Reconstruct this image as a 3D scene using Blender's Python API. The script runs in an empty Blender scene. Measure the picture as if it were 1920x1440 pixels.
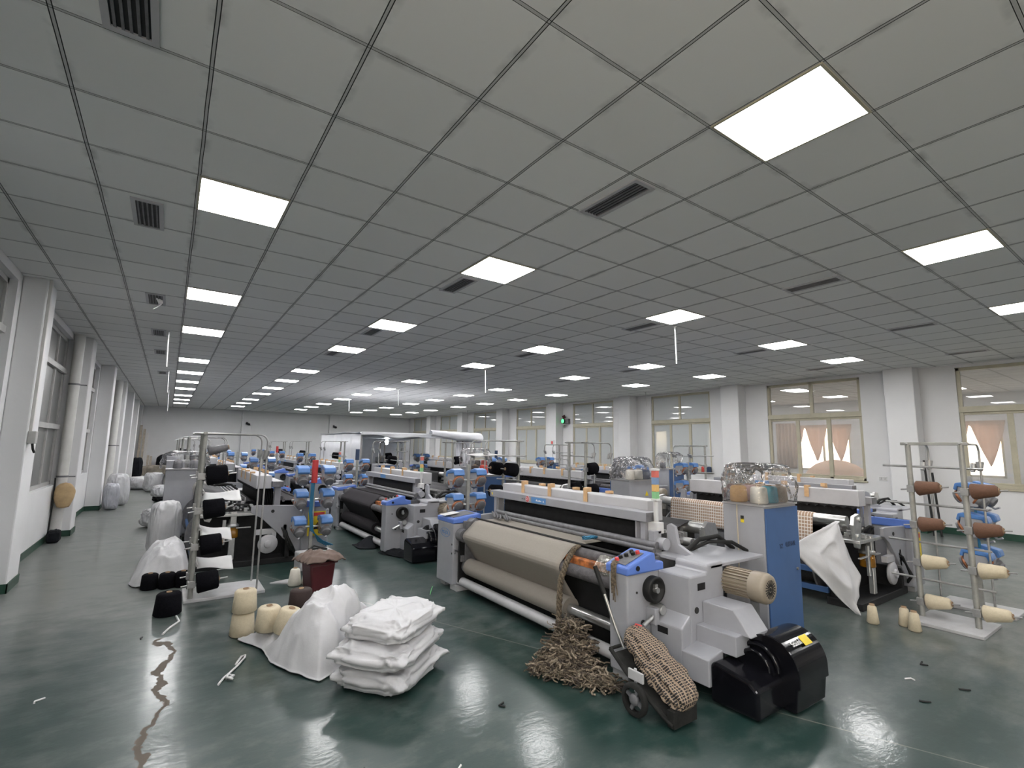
import bpy, bmesh, math, random
from mathutils import Vector, Matrix, noise
R = math.radians
PI = math.pi
random.seed(7)
SC = bpy.context.scene
COL = SC.collection

# ------------------------------------------------------------------ materials
def nodes_of(name):
    m = bpy.data.materials.new(name); m.use_nodes = True
    nt = m.node_tree
    b = nt.nodes['Principled BSDF']
    return m, nt, b

def setin(b, **kw):
    for k, v in kw.items():
        k = k.replace('_', ' ')
        b.inputs[k].default_value = v

def N(nt, typ, **kw):
    n = nt.nodes.new(typ)
    for k, v in kw.items(): setattr(n, k, v)
    return n

def noise_node(nt, scale, detail=4, rough=.6, vec=None, stretch=None):
    tc = N(nt, 'ShaderNodeTexCoord')
    src = tc.outputs['Object'] if vec is None else vec
    if stretch:
        mp = N(nt, 'ShaderNodeMapping'); mp.inputs['Scale'].default_value = stretch
        nt.links.new(src, mp.inputs['Vector']); src = mp.outputs['Vector']
    n = N(nt, 'ShaderNodeTexNoise')
    n.inputs['Scale'].default_value = scale; n.inputs['Detail'].default_value = detail
    n.inputs['Roughness'].default_value = rough
    nt.links.new(src, n.inputs['Vector'])
    return n

def ramp(nt, fac, stops):
    r = N(nt, 'ShaderNodeValToRGB')
    while len(r.color_ramp.elements) < len(stops): r.color_ramp.elements.new(.5)
    for e, (p, c) in zip(r.color_ramp.elements, stops):
        e.position = p; e.color = (*c, 1) if len(c) == 3 else c
    nt.links.new(fac, r.inputs['Fac'])
    return r

def mathn(nt, op, a, b=None, c=None):
    n = N(nt, 'ShaderNodeMath', operation=op)
    for i, v in enumerate((a, b, c)):
        if v is None: continue
        if isinstance(v, (int, float)): n.inputs[i].default_value = v
        else: nt.links.new(v, n.inputs[i])
    return n.outputs[0]

def mixc(nt, fac, a, b):
    n = N(nt, 'ShaderNodeMix', data_type='RGBA')
    for i, v in ((0, fac), (6, a), (7, b)):
        if isinstance(v, (int, float)): n.inputs[i].default_value = v
        elif isinstance(v, tuple): n.inputs[i].default_value = (*v, 1)
        else: nt.links.new(v, n.inputs[i])
    return n.outputs[2]

def bump(nt, b, h, strength=.2, dist=.02):
    n = N(nt, 'ShaderNodeBump'); n.inputs['Strength'].default_value = strength
    n.inputs['Distance'].default_value = dist
    nt.links.new(h, n.inputs['Height']); nt.links.new(n.outputs[0], b.inputs['Normal'])

def mat(name, col, rough=.5, metal=0., var=.12, scale=9., bmp=0., bscale=40., dirt=None, spec=.5):
    m, nt, b = nodes_of(name)
    setin(b, Roughness=rough, Metallic=metal)
    b.inputs['Specular IOR Level'].default_value = spec
    n = noise_node(nt, scale)
    lo = tuple(max(0, c * (1 - var)) for c in col); hi = tuple(min(1, c * (1 + var)) for c in col)
    stops = [(.3, lo), (.7, hi)]
    if dirt: stops = [(.28, dirt), (.42, lo), (.72, hi)]
    r = ramp(nt, n.outputs['Fac'], stops)
    nt.links.new(r.outputs['Color'], b.inputs['Base Color'])
    if bmp:
        n2 = noise_node(nt, bscale, 3)
        bump(nt, b, n2.outputs['Fac'], bmp, .01)
    return m

M = {}
def lib():
    M['grey'] = mat('light_grey_paint', (.315, .32, .345), .40, 0, .06, 5)
    M['pale'] = mat('pale_paint', (.45, .45, .47), .42, 0, .06, 5)
    M['dgrey'] = mat('dark_grey_metal', (.16, .16, .17), .5, .3, .25, 14, .15)
    M['black'] = mat('black_machinery', (.012, .012, .013), .55, 0, .4, 12, 0, 40, None, .3)
    M['gblack'] = mat('glossy_black_plastic', (.005, .005, .007), .12, 0, .3, 6, .05, 8, None, .30)
    M['blue'] = mat('blue_paint', (.050, .112, .26), .42, 0, .08, 4)
    M['bluecap'] = mat('bright_blue_plastic', (.105, .195, .56), .38, 0, .06, 5)
    M['feedblue'] = mat('feeder_blue_plastic', (.085, .21, .50), .3, 0, .1, 8)
    M['steel'] = mat('steel', (.55, .55, .54), .28, .85, .12, 20)
    M['galv'] = mat('galvanised_tube', (.40, .40, .40), .42, .75, .15, 20)
    M['olive'] = mat('rack_tube_paint', (.33, .33, .31), .5, .4, .12, 12)
    M['white'] = mat('white_plastic', (.62, .62, .62), .4, 0, .04, 6)
    M['plate'] = mat('white_base_plate', (.44, .44, .45), .4, 0, .12, 6)
    M['tan'] = mat('taupe_cloth', (.265, .240, .212), .85, 0, .04, 60, .06, 400)
    M['dark'] = mat('charcoal_cloth', (.022, .019, .023), .85, 0, .15, 60, .06, 400, None, .25)
    M['blackyarn'] = mat('black_yarn', (.006, .006, .008), .95, 0, .3, 70, .3, 160, None, .08)
    M['cream'] = mat('cream_yarn', (.54, .47, .34), .8, 0, .06, 50, .25, 160)
    M['whiteyarn'] = mat('white_yarn', (.75, .72, .64), .8, 0, .05, 50, .25, 160)
    M['brownyarn'] = mat('brown_yarn', (.13, .065, .04), .8, 0, .1, 50, .25, 160)
    M['darkbrown'] = mat('dark_brown_yarn', (.035, .02, .018), .8, 0, .1, 50, .25, 160)
    M['tanyarn'] = mat('ochre_yarn', (.50, .30, .12), .8, 0, .08, 50, .25, 160)
    M['teal'] = mat('teal_yarn', (.08, .30, .38), .8, 0, .08, 50, .25, 160)
    M['pink'] = mat('dusty_pink_yarn', (.36, .24, .22), .8, 0, .08, 50, .25, 160)
    M['navy'] = mat('navy_yarn', (.03, .05, .10), .8, 0, .08, 50, .25, 160)
    M['beigeyarn'] = mat('beige_yarn', (.42, .33, .25), .8, 0, .08, 50, .25, 160)
    M['redyarn'] = mat('red_yarn', (.45, .05, .04), .8, 0, .08, 50, .25, 160)
    M['core'] = mat('card_core', (.30, .20, .12), .8)
    M['motor'] = mat('beige_motor_paint', (.27, .23, .18), .4, 0, .08, 10)
    M['amber'] = mat('amber_oil', (.22, .10, .012), .12, 0, .2, 10)
    M['wood'] = mat('tan_wood', (.56, .36, .19), .6, 0, .15, 12, .1, 30)
    M['red'] = mat('red_plastic', (.55, .05, .05), .4, 0, .06, 8)
    M['green'] = mat('green_plastic', (.12, .42, .16), .4, 0, .06, 8)
    M['orange'] = mat('orange_plastic', (.75, .35, .06), .4, 0, .06, 8)
    M['sblue'] = mat('sticker_blue', (.10, .26, .55), .4, 0, .06, 8)
    M['yellow'] = mat('yellow_sign', (.72, .55, .03), .45, 0, .05, 8)
    M['rust'] = mat('rusty_orange_metal', (.50, .17, .05), .7, .2, .5, 14, .2, 30, (.08, .07, .07))
    M['lint'] = mat('lint_covered_roller', (.085, .08, .085), .85, 0, .35, 18, .4, 50)
    M['copper'] = mat('copper_ring', (.30, .12, .06), .35, .6, .1, 10)
    M['sack'] = mat('white_woven_sack', (.53, .53, .545), .46, 0, .05, 7, .12, 60)
    M['paperwhite'] = mat('white_paper', (.62, .62, .62), .6, 0, .04, 7)
    M['cloth_brown'] = mat('mauve_brown_cloth', (.155, .112, .095), .9, 0, .08, 40, .2, 200)
    M['maroon'] = mat('maroon_plastic', (.075, .012, .016), .4, 0, .1, 8)
    M['rag'] = mat('selvedge_rag', (.125, .098, .068), .95, 0, .75, 60, .5, 120)
    M['rag2'] = mat('pale_rag', (.26, .21, .155), .95, 0, .5, 60)
    M['rag3'] = mat('dark_rag', (.06, .045, .035), .95, 0, .5, 60)
    M['rubber'] = mat('black_rubber', (.010, .010, .010), .6, 0, .3, 12, 0, 40, None, .35)
    M['tyre'] = mat('dusty_tyre', (.022, .022, .021), .85, 0, .3, 14, 0, 40, None, .2)
    M['hose'] = mat('teal_blue_hose', (.03, .17, .30), .4, 0, .1, 8)
    M['textblue'] = mat('text_blue', (.05, .18, .42), .5)
    M['textdark'] = mat('text_dark', (.02, .035, .08), .5)
    M['textwhite'] = mat('text_white', (.85, .85, .85), .5)
    M['seam'] = mat('dark_seam', (.02, .02, .02), .8)
    M['frame'] = mat('cream_window_frame', (.45, .42, .32), .45, .0, .08, 5)
    M['greyframe'] = mat('grey_window_frame', (.42, .42, .41), .45, .0, .08, 5)
    M['pipe'] = mat('white_pipe', (.62, .61, .59), .4, 0, .06, 5)
    M['tanbag'] = mat('tan_cotton_bag', (.46, .33, .18), .8, 0, .15, 10, .1)
    M['greybag'] = mat('grey_plastic_bag', (.42, .43, .47), .35, 0, .15, 7, .3, 12)
    M['darkheap'] = mat('dark_sacking', (.012, .013, .016), .9, 0, .4, 4, .3, 12, None, .15)
    M['brownheap'] = mat('beige_sacking', (.26, .23, .19), .8, 0, .3, 4, .3, 12)
    M['board'] = mat('pale_board', (.46, .40, .33), .7, 0, .25, 7)
    M['tent'] = mat('white_tent_sheet', (.72, .73, .77), .45, 0, .04, 5, .2, 5)
    M['base_green'] = mat('green_skirting_paint', (.014, .055, .035), .45, 0, .2, 6)
    for nm_, c_ in (('lred', (.62, .16, .13)), ('lblue', (.20, .30, .48)), ('lorange', (.72, .46, .17)), ('lgreen', (.26, .56, .28))): M[nm_] = mat('pale_lamp_' + nm_[1:], c_, .35, 0, .04, 6)
    M['exitgreen'] = mat('green_lamp_lens', (.05, .6, .12), .3)
lib()

def emit(name, col, s):
    m = bpy.data.materials.new(name); m.use_nodes = True; nt = m.node_tree
    nt.nodes.remove(nt.nodes['Principled BSDF'])
    e = N(nt, 'ShaderNodeEmission'); e.inputs[0].default_value = (*col, 1); e.inputs[1].default_value = s
    nt.links.new(e.outputs[0], nt.nodes['Material Output'].inputs[0])
    return m
M['panel'] = emit('lit_diffuser', (1, .99, .985), 34.)
M['greenlit'] = emit('lit_green_lamp', (.1, 1, .25), 2.5)
M['bulb'] = emit('lit_bulb', (.9, .95, 1), 60.)

def film(name, tint, dust, dustcol, rough=.05, fres=1.5, bmp=0., bs=14., gl=1.):
    """thin clear sheet: transparent with a mirror-like coat and a little dust"""
    m = bpy.data.materials.new(name); m.use_nodes = True; nt = m.node_tree
    nt.nodes.remove(nt.nodes['Principled BSDF'])
    t = N(nt, 'ShaderNodeBsdfTransparent'); t.inputs[0].default_value = (*tint, 1)
    d = N(nt, 'ShaderNodeBsdfDiffuse'); d.inputs[0].default_value = (*dustcol, 1)
    g = N(nt, 'ShaderNodeBsdfGlossy'); g.inputs['Roughness'].default_value = rough
    f = N(nt, 'ShaderNodeFresnel'); f.inputs['IOR'].default_value = fres
    m1 = N(nt, 'ShaderNodeMixShader'); m1.inputs[0].default_value = dust
    nt.links.new(t.outputs[0], m1.inputs[1]); nt.links.new(d.outputs[0], m1.inputs[2])
    m2 = N(nt, 'ShaderNodeMixShader')
    ff = mathn(nt, 'MULTIPLY', f.outputs[0], gl)
    nt.links.new(ff, m2.inputs[0]); nt.links.new(m1.outputs[0], m2.inputs[1]); nt.links.new(g.outputs[0], m2.inputs[2])
    if bmp:
        n = noise_node(nt, bs, 3, .55)
        bp = N(nt, 'ShaderNodeBump'); bp.inputs['Strength'].default_value = bmp; bp.inputs['Distance'].default_value = .05
        nt.links.new(n.outputs['Fac'], bp.inputs['Height'])
        for q in (g, f): nt.links.new(bp.outputs[0], q.inputs['Normal'])
    nt.links.new(m2.outputs[0], nt.nodes['Material Output'].inputs[0])
    return m
M['glass'] = film('clear_window_glass', (.93, .93, .93), .26, (.7, .68, .66), .01, 1.5, 0, 1, 1.6)
M['milk'] = film('milky_window_glass', (.85, .87, .88), .76, (.64, .67, .68), .02, 1.5, 0, 1, 1.4)
M['film'] = film('clear_plastic_film', (.96, .96, .97), .05, (.8, .8, .82), .08, 1.45, .45, 9, 1.3)
M['wrap'] = film('creased_plastic_wrap', (.9, .87, .8), .22, (.6, .56, .45), .1, 1.5, .9, 30, 2.)
M['leftglass'] = mat('dusty_grey_glass', (.20, .205, .20), .30, 0, .18, 1.3)
M['curtain'] = mat('peach_curtain', (.62, .42, .30), .9, 0, .1, 6)

def translucent(name, col):
    m = bpy.data.materials.new(name); m.use_nodes = True; nt = m.node_tree
    nt.nodes.remove(nt.nodes['Principled BSDF'])
    d = N(nt, 'ShaderNodeBsdfDiffuse'); t = N(nt, 'ShaderNodeBsdfTranslucent'); n = noise_node(nt, 6)
    c = mixc(nt, n.outputs['Fac'], tuple(.9 * x for x in col), col)
    for q in (d, t): nt.links.new(c, q.inputs[0])
    mx = N(nt, 'ShaderNodeMixShader'); mx.inputs[0].default_value = .32
    nt.links.new(d.outputs[0], mx.inputs[1]); nt.links.new(t.outputs[0], mx.inputs[2]); nt.links.new(mx.outputs[0], nt.nodes['Material Output'].inputs[0])
    return m
M['sheer'] = translucent('sheer_peach_curtain', (.72, .56, .46))
# plaid cloth / striped warp
def plaid(name, base, alt, sx, sy, thick=.25):
    m, nt, b = nodes_of(name); setin(b, Roughness=.7)
    tc = N(nt, 'ShaderNodeTexCoord'); sp = N(nt, 'ShaderNodeSeparateXYZ')
    nt.links.new(tc.outputs['Object'], sp.inputs[0])
    fx = mathn(nt, 'LESS_THAN', mathn(nt, 'FRACT', mathn(nt, 'MULTIPLY', sp.outputs[0], sx)), thick)
    yy = mathn(nt, 'ADD', sp.outputs[1], sp.outputs[2])
    fy = mathn(nt, 'LESS_THAN', mathn(nt, 'FRACT', mathn(nt, 'MULTIPLY', yy, sy)), thick)
    f = mathn(nt, 'MAXIMUM', fx, fy)
    nt.links.new(mixc(nt, f, base, alt), b.inputs['Base Color'])
    return m
M['plaid'] = plaid('tan_white_check_warp', (.40, .27, .19), (.80, .77, .72), 30, 28, .24)
M['darkwarp'] = plaid('black_warp_threads', (.02, .02, .022), (.05, .05, .055), 60, 1, .3)
M['check'] = plaid('black_tan_check_cloth', (.012, .010, .011), (.30, .225, .16), 52, 48, .32)

# ------------------------------------------------------------------ mesh builder
class MB:
    def __init__(s): s.v = []; s.f = []; s.m = []; s.sm = []
    def add(s, vs, fs, m=0, smooth=False):
        o = len(s.v); s.v += [tuple(p) for p in vs]
        for f in fs:
            s.f.append([i + o for i in f]); s.m.append(m); s.sm.append(smooth)
        return s
    def box(s, x0, y0, z0, x1, y1, z1, m=0, T=None):
        x0, x1 = sorted((x0, x1)); y0, y1 = sorted((y0, y1)); z0, z1 = sorted((z0, z1))
        vs = [Vector((x, y, z)) for z in (z0, z1) for y in (y0, y1) for x in (x0, x1)]
        if T: vs = [T @ p for p in vs]
        return s.add(vs, [(0, 2, 3, 1), (4, 5, 7, 6), (0, 1, 5, 4), (2, 6, 7, 3), (0, 4, 6, 2), (1, 3, 7, 5)], m)
    def prism(s, poly, ax, a0, a1, m=0):
        """poly in the two other axes in cyclic order: ax x->(y,z), y->(x,z), z->(x,y)"""
        def P(p, a):
            return {'x': (a, p[0], p[1]), 'y': (p[0], a, p[1]), 'z': (p[0], p[1], a)}[ax]
        n = len(poly)
        vs = [P(p, a0) for p in poly] + [P(p, a1) for p in poly]
        fs = [tuple(range(n))[::-1], tuple(range(n, 2 * n))] + [(i, (i + 1) % n, n + (i + 1) % n, n + i) for i in range(n)]
        return s.add(vs, fs, m)
    def cyl(s, p0, p1, r0, r1=None, n=16, m=0, caps=True):
        p0 = Vector(p0); p1 = Vector(p1); r1 = r0 if r1 is None else r1
        d = (p1 - p0).normalized(); a = d.orthogonal().normalized(); b = d.cross(a)
        c = [(a * math.cos(2 * PI * i / n) + b * math.sin(2 * PI * i / n)) for i in range(n)]
        s.add([p0 + q * r0 for q in c] + [p1 + q * r1 for q in c], [(i, (i + 1) % n, n + (i + 1) % n, n + i) for i in range(n)], m, True)
        if caps:
            s.add([p0 + q * r0 for q in c], [tuple(range(n))[::-1]], m); s.add([p1 + q * r1 for q in c], [tuple(range(n))], m)
        return s
    def tube(s, pts, r, n=8, m=0, closed=False):
        pts = [Vector(p) for p in pts]; k = len(pts); vs = []; fs = []
        up = None
        for i, p in enumerate(pts):
            d = (pts[(i + 1) % k] - pts[i - 1]) if closed else (pts[min(i + 1, k - 1)] - pts[max(i - 1, 0)])
            d = d.normalized() if d.length > 1e-9 else Vector((0, 0, 1))
            if up is None: up = d.orthogonal().normalized()
            a = (up - d * up.dot(d)); a = a.normalized() if a.length > 1e-6 else d.orthogonal().normalized()
            up = a; b = d.cross(a)
            rr = r[i] if isinstance(r, (list, tuple)) else r
            vs += [p + (a * math.cos(2 * PI * j / n) + b * math.sin(2 * PI * j / n)) * rr for j in range(n)]
        for i in range(k if closed else k - 1):
            for j in range(n):
                fs.append((i * n + j, i * n + (j + 1) % n, ((i + 1) % k) * n + (j + 1) % n, ((i + 1) % k) * n + j))
        s.add(vs, fs, m, True)
        if not closed:
            s.add(vs[:n], [tuple(range(n))[::-1]], m); s.add(vs[-n:], [tuple(range(n))], m)
        return s
    def lathe(s, prof, o=(0, 0, 0), d=(0, 0, 1), n=20, m=0, smooth=True, caps=True):
        o = Vector(o); d = Vector(d).normalized(); a = d.orthogonal().normalized(); b = d.cross(a)
        vs = []; fs = []
        for r, z in prof:
            vs += [o + d * z + (a * math.cos(2 * PI * j / n) + b * math.sin(2 * PI * j / n)) * r for j in range(n)]
        for i in range(len(prof) - 1):
            for j in range(n): fs.append((i * n + j, i * n + (j + 1) % n, (i + 1) * n + (j + 1) % n, (i + 1) * n + j))
        if caps: fs.append(tuple(range(n))[::-1]); fs.append(tuple(range((len(prof) - 1) * n, len(prof) * n)))
        return s.add(vs, fs, m, smooth)
    def grid(s, fn, nu, nv, m=0, cu=False, smooth=True):
        vs = [fn(i / (nu if cu else nu - 1), j / (nv - 1)) for j in range(nv) for i in range(nu)]
        fs = []
        for j in range(nv - 1):
            for i in range(nu if cu else nu - 1):
                fs.append((j * nu + i, j * nu + (i + 1) % nu, (j + 1) * nu + (i + 1) % nu, (j + 1) * nu + i))
        return s.add(vs, fs, m, smooth)
    def ell(s, c, rx, ry, rz, n=14, k=8, m=0):
        c = Vector(c)
        def fn(u, v):
            t = 2 * PI * u; p = PI * (v - .5)
            return c + Vector((rx * math.cos(t) * math.cos(p), ry * math.sin(t) * math.cos(p), rz * math.sin(p)))
        return s.grid(fn, n, k, m, True)
    def build(s, name, mats, parent=None, bevel=0., solid=0., seg=2):
        me = bpy.data.meshes.new(name); me.from_pydata(s.v, [], s.f)
        mats = mats if isinstance(mats, (list, tuple)) else [mats]
        for m in mats: me.materials.append(M[m] if isinstance(m, str) else m)
        me.polygons.foreach_set('material_index', s.m)
        me.polygons.foreach_set('use_smooth', s.sm)
        bm = bmesh.new(); bm.from_mesh(me); bmesh.ops.recalc_face_normals(bm, faces=bm.faces); bm.to_mesh(me); bm.free()
        me.update()
        o = bpy.data.objects.new(name, me); COL.objects.link(o)
        if parent: o.parent = parent
        if solid:
            q = o.modifiers.new('thick', 'SOLIDIFY'); q.thickness = solid; q.offset = 0
        if bevel:
            q = o.modifiers.new('edge', 'BEVEL'); q.width = bevel; q.segments = seg; q.limit_method = 'ANGLE'; q.angle_limit = R(40)
        return o

def tag(o, label, cat, group=None, kind=None):
    o['label'] = label; o['category'] = cat
    if group: o['group'] = group
    if kind: o['kind'] = kind
    return o
def thing(name, label, cat, loc=(0, 0, 0), rz=0., group=None):
    o = bpy.data.objects.new(name, None); COL.objects.link(o)
    o.location = loc; o.rotation_euler = (0, 0, rz); o.empty_display_size = .1
    return tag(o, label, cat, group)
def struct(o): o['kind'] = 'structure'; return o
def copy_tree(o, parent=None, skip=()):
    c = o.copy(); COL.objects.link(c); c.parent = parent
    for ch in list(o.children):
        if ch.name.split('.')[0] in skip: continue
        copy_tree(ch, c, skip)
    return c
def recolour(root, name, m):
    for ch in root.children_recursive:
        if ch.name.split('.')[0] == name:
            ch.material_slots[0].link = 'OBJECT'; ch.material_slots[0].material = M[m]
def text(name, body, size, o, x, y, m, parent, ext=.0008, align='CENTER'):
    c = bpy.data.curves.new(name, 'FONT'); c.body = body; c.size = size; c.extrude = ext
    c.align_x = align; c.align_y = 'CENTER'; c.materials.append(M[m])
    x = Vector(x).normalized(); y = Vector(y).normalized(); z = x.cross(y)
    t = bpy.data.objects.new(name, c); COL.objects.link(t); t.parent = parent
    mt = Matrix((x, y, z)).transposed().to_4x4(); mt.translation = Vector(o)
    mw_ = mt
    bpy.context.view_layer.update()
    me = bpy.data.meshes.new_from_object(t.evaluated_get(bpy.context.evaluated_depsgraph_get()))
    bpy.data.objects.remove(t); o2 = bpy.data.objects.new(name, me); COL.objects.link(o2); o2.parent = parent
    o2.matrix_local = mw_
    return o2
ORD = ['nearest', 'second', 'third', 'fourth', 'fifth', 'sixth', 'seventh', 'eighth', 'ninth', 'tenth', 'eleventh', 'twelfth']

# ------------------------------------------------------------------ room
H = 3.503
XL, XR, YN, YF = -1.52, 13.45, -5.2, 31.6
T = .6
GX, GY = 1.02592 * T, 2.50293 * T

def ceiling_mat():
    m, nt, b = nodes_of('ceiling_tiles'); setin(b, Roughness=.85)
    tc = N(nt, 'ShaderNodeTexCoord'); sp = N(nt, 'ShaderNodeSeparateXYZ'); nt.links.new(tc.outputs['Object'], sp.inputs[0])
    warp = noise_node(nt, 1.1, 2); w = mathn(nt, 'MULTIPLY', mathn(nt, 'SUBTRACT', warp.outputs['Fac'], .5), .012)
    X = mathn(nt, 'DIVIDE', mathn(nt, 'SUBTRACT', mathn(nt, 'ADD', sp.outputs[0], w), GX), T)
    Y = mathn(nt, 'DIVIDE', mathn(nt, 'SUBTRACT', mathn(nt, 'ADD', sp.outputs[1], w), GY), T)
    def dist(v): return mathn(nt, 'MULTIPLY', mathn(nt, 'ABSOLUTE', mathn(nt, 'SUBTRACT', mathn(nt, 'FRACT', mathn(nt, 'ADD', v, .5)), .5)), T)
    dx, dy = dist(X), dist(Y)
    smear = noise_node(nt, 5, 4)
    def line(d, wd): 
        hi = mathn(nt, 'LESS_THAN', mathn(nt, 'ABSOLUTE', mathn(nt, 'SUBTRACT', d, .0085)), wd)
        return hi
    lx = line(dx, .0024); ly = line(dy, .0017)
    ln = mathn(nt, 'MAXIMUM', lx, ly)
    d = mathn(nt, 'MINIMUM', dx, dy)
    soot = mathn(nt, 'MULTIPLY', mathn(nt, 'SUBTRACT', 1., mathn(nt, 'MINIMUM', mathn(nt, 'DIVIDE', d, .05), 1.)),
                 mathn(nt, 'MULTIPLY', mathn(nt, 'MAXIMUM', mathn(nt, 'SUBTRACT', smear.outputs['Fac'], .46), 0.), 2.6))
    cid = N(nt, 'ShaderNodeCombineXYZ'); nt.links.new(mathn(nt, 'FLOOR', X), cid.inputs[0]); nt.links.new(mathn(nt, 'FLOOR', Y), cid.inputs[1])
    wn = N(nt, 'ShaderNodeTexWhiteNoise'); nt.links.new(cid.outputs[0], wn.inputs[0])
    base = mixc(nt, wn.outputs[0], (.80, .80, .79), (.87, .87, .86))
    cl = noise_node(nt, .7, 4)
    base = mixc(nt, mathn(nt, 'MULTIPLY', cl.outputs['Fac'], .25), base, (.70, .70, .70))
    base = mixc(nt, mathn(nt, 'MINIMUM', soot, .65), base, (.10, .10, .10))
    base = mixc(nt, mathn(nt, 'LESS_THAN', d, .006), base, (.50, .50, .50))
    base = mixc(nt, ln, base, (.018, .018, .018))
    nt.links.new(base, b.inputs['Base Color'])
    return m

def floor_mat():
    m, nt, b = nodes_of('green_epoxy_floor')
    tc = N(nt, 'ShaderNodeTexCoord'); sp = N(nt, 'ShaderNodeSeparateXYZ'); nt.links.new(tc.outputs['Object'], sp.inputs[0])
    x, y = sp.outputs[0], sp.outputs[1]
    n1 = noise_node(nt, .55, 5, .6); n2 = noise_node(nt, 3.2, 6, .7, stretch=(1, 1.6, 1)); n3 = noise_node(nt, 14, 4, .6)
    # walked-off grey aisles along the left wall, the far rows and the right side
    g = N(nt, 'ShaderNodeMapRange', interpolation_type='SMOOTHSTEP'); nt.links.new(x, g.inputs[0])
    g.inputs[1].default_value = 1.5; g.inputs[2].default_value = -.5
    g1 = g.outputs[0]
    g = N(nt, 'ShaderNodeMapRange', interpolation_type='SMOOTHSTEP'); nt.links.new(y, g.inputs[0])
    g.inputs[1].default_value = 4.2; g.inputs[2].default_value = 7.5
    left = mathn(nt, 'MULTIPLY', g1, g.outputs[0])
    g = N(nt, 'ShaderNodeMapRange', interpolation_type='SMOOTHSTEP'); nt.links.new(x, g.inputs[0])
    g.inputs[1].default_value = 4.2; g.inputs[2].default_value = 6.6
    gr = mathn(nt, 'MAXIMUM', left, mathn(nt, 'MULTIPLY', g.outputs[0], .62))
    f = mathn(nt, 'ADD', gr, mathn(nt, 'MULTIPLY', mathn(nt, 'SUBTRACT', n1.outputs['Fac'], .42), 1.1))
    f = mathn(nt, 'ADD', f, mathn(nt, 'MULTIPLY', mathn(nt, 'SUBTRACT', n2.outputs['Fac'], .5), 1.7))
    f = N(nt, 'ShaderNodeClamp').inputs[0].node if False else mathn(nt, 'MINIMUM', mathn(nt, 'MAXIMUM', f, 0.), 1.)
    green = mixc(nt, n2.outputs['Fac'], (.007, .025, .022), (.022, .050, .044))
    grey = mixc(nt, n2.outputs['Fac'], (.095, .112, .107), (.165, .168, .158))
    c = mixc(nt, f, green, grey)
    sp2 = mathn(nt, 'MULTIPLY', mathn(nt, 'GREATER_THAN', n3.outputs['Fac'], .74), .2)
    c = mixc(nt, sp2, c, (.22, .20, .17))
    # the long tan crack
    ax, ay, bx, by = .11, 5.25, .02, 2.05
    L = math.hypot(bx - ax, by - ay); ux, uy = (bx - ax) / L, (by - ay) / L
    rx = mathn(nt, 'SUBTRACT', x, ax); ry = mathn(nt, 'SUBTRACT', y, ay)
    s = mathn(nt, 'ADD', mathn(nt, 'MULTIPLY', rx, ux), mathn(nt, 'MULTIPLY', ry, uy))
    t = mathn(nt, 'SUBTRACT', mathn(nt, 'MULTIPLY', rx, uy), mathn(nt, 'MULTIPLY', ry, ux))
    nz = noise_node(nt, 1.6, 5, .6)
    t = mathn(nt, 'ADD', t, mathn(nt, 'MULTIPLY', mathn(nt, 'SUBTRACT', nz.outputs['Fac'], .5), .5))
    inl = mathn(nt, 'MULTIPLY', mathn(nt, 'GREATER_THAN', s, 0.), mathn(nt, 'LESS_THAN', s, L))
    crack = mathn(nt, 'MULTIPLY', inl, mathn(nt, 'LESS_THAN', mathn(nt, 'ABSOLUTE', t), mathn(nt, 'MULTIPLY', n2.outputs['Fac'], .034)))
    c = mixc(nt, mathn(nt, 'MULTIPLY', crack, .85), c, (.115, .090, .072))
    # fine joint line running across the shop
    jl = mathn(nt, 'LESS_THAN', mathn(nt, 'ABSOLUTE', mathn(nt, 'SUBTRACT', mathn(nt, 'ADD', x, mathn(nt, 'MULTIPLY', y, .42)), 4.05)), .006)
    c = mixc(nt, mathn(nt, 'MULTIPLY', jl, .5), c, (.25, .24, .2))
    nt.links.new(c, b.inputs['Base Color'])
    r = ramp(nt, n1.outputs['Fac'], [(.3, (.30, .30, .30)), (.75, (.44, .44, .44))])
    rr = mathn(nt, 'ADD', r.outputs['Color'], mathn(nt, 'MULTIPLY', left, .16))
    rr = mathn(nt, 'MAXIMUM', rr, mathn(nt, 'MULTIPLY', crack, .85))
    nt.links.new(rr, b.inputs['Roughness'])
    n4 = noise_node(nt, 9, 5, .65, stretch=(1, 2.2, 1))
    bump(nt, b, n4.outputs['Fac'], .06, .02)
    nt.links.new(mathn(nt, 'MULTIPLY', mathn(nt, 'SUBTRACT', 1., crack), .30), b.inputs['Coat Weight']); b.inputs['Coat Roughness'].default_value = .06
    bp = N(nt, 'ShaderNodeBump'); bp.inputs['Strength'].default_value = .13; bp.inputs['Distance'].default_value = .010
    n5 = noise_node(nt, 11, 5, .62, stretch=(1, 2., 1))
    nt.links.new(n5.outputs['Fac'], bp.inputs['Height']); nt.links.new(bp.outputs[0], b.inputs['Coat Normal'])
    return m
M['ceil'] = ceiling_mat(); M['floor'] = floor_mat()
M['wall'] = mat('white_plaster', (.70, .70, .71), .75, 0, .035, 1.2, .05, 20)

def wall_with_holes(name, x0, x1, holes, y0=YN, y1=YF, z1=H, m='wall'):
    """slab in the y-z plane between x0 and x1 with rectangular openings (ya,yb,za,zb) sorted by y"""
    b = MB(); c = y0
    for ya, yb, za, zb in holes:
        b.box(x0, c, 0, x1, ya, z1)
        if za > 0: b.box(x0, ya, 0, x1, yb, za)
        if zb < z1: b.box(x0, ya, zb, x1, yb, z1)
        c = yb
    b.box(x0, c, 0, x1, y1, z1)
    return struct(b.build(name, m))

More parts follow.
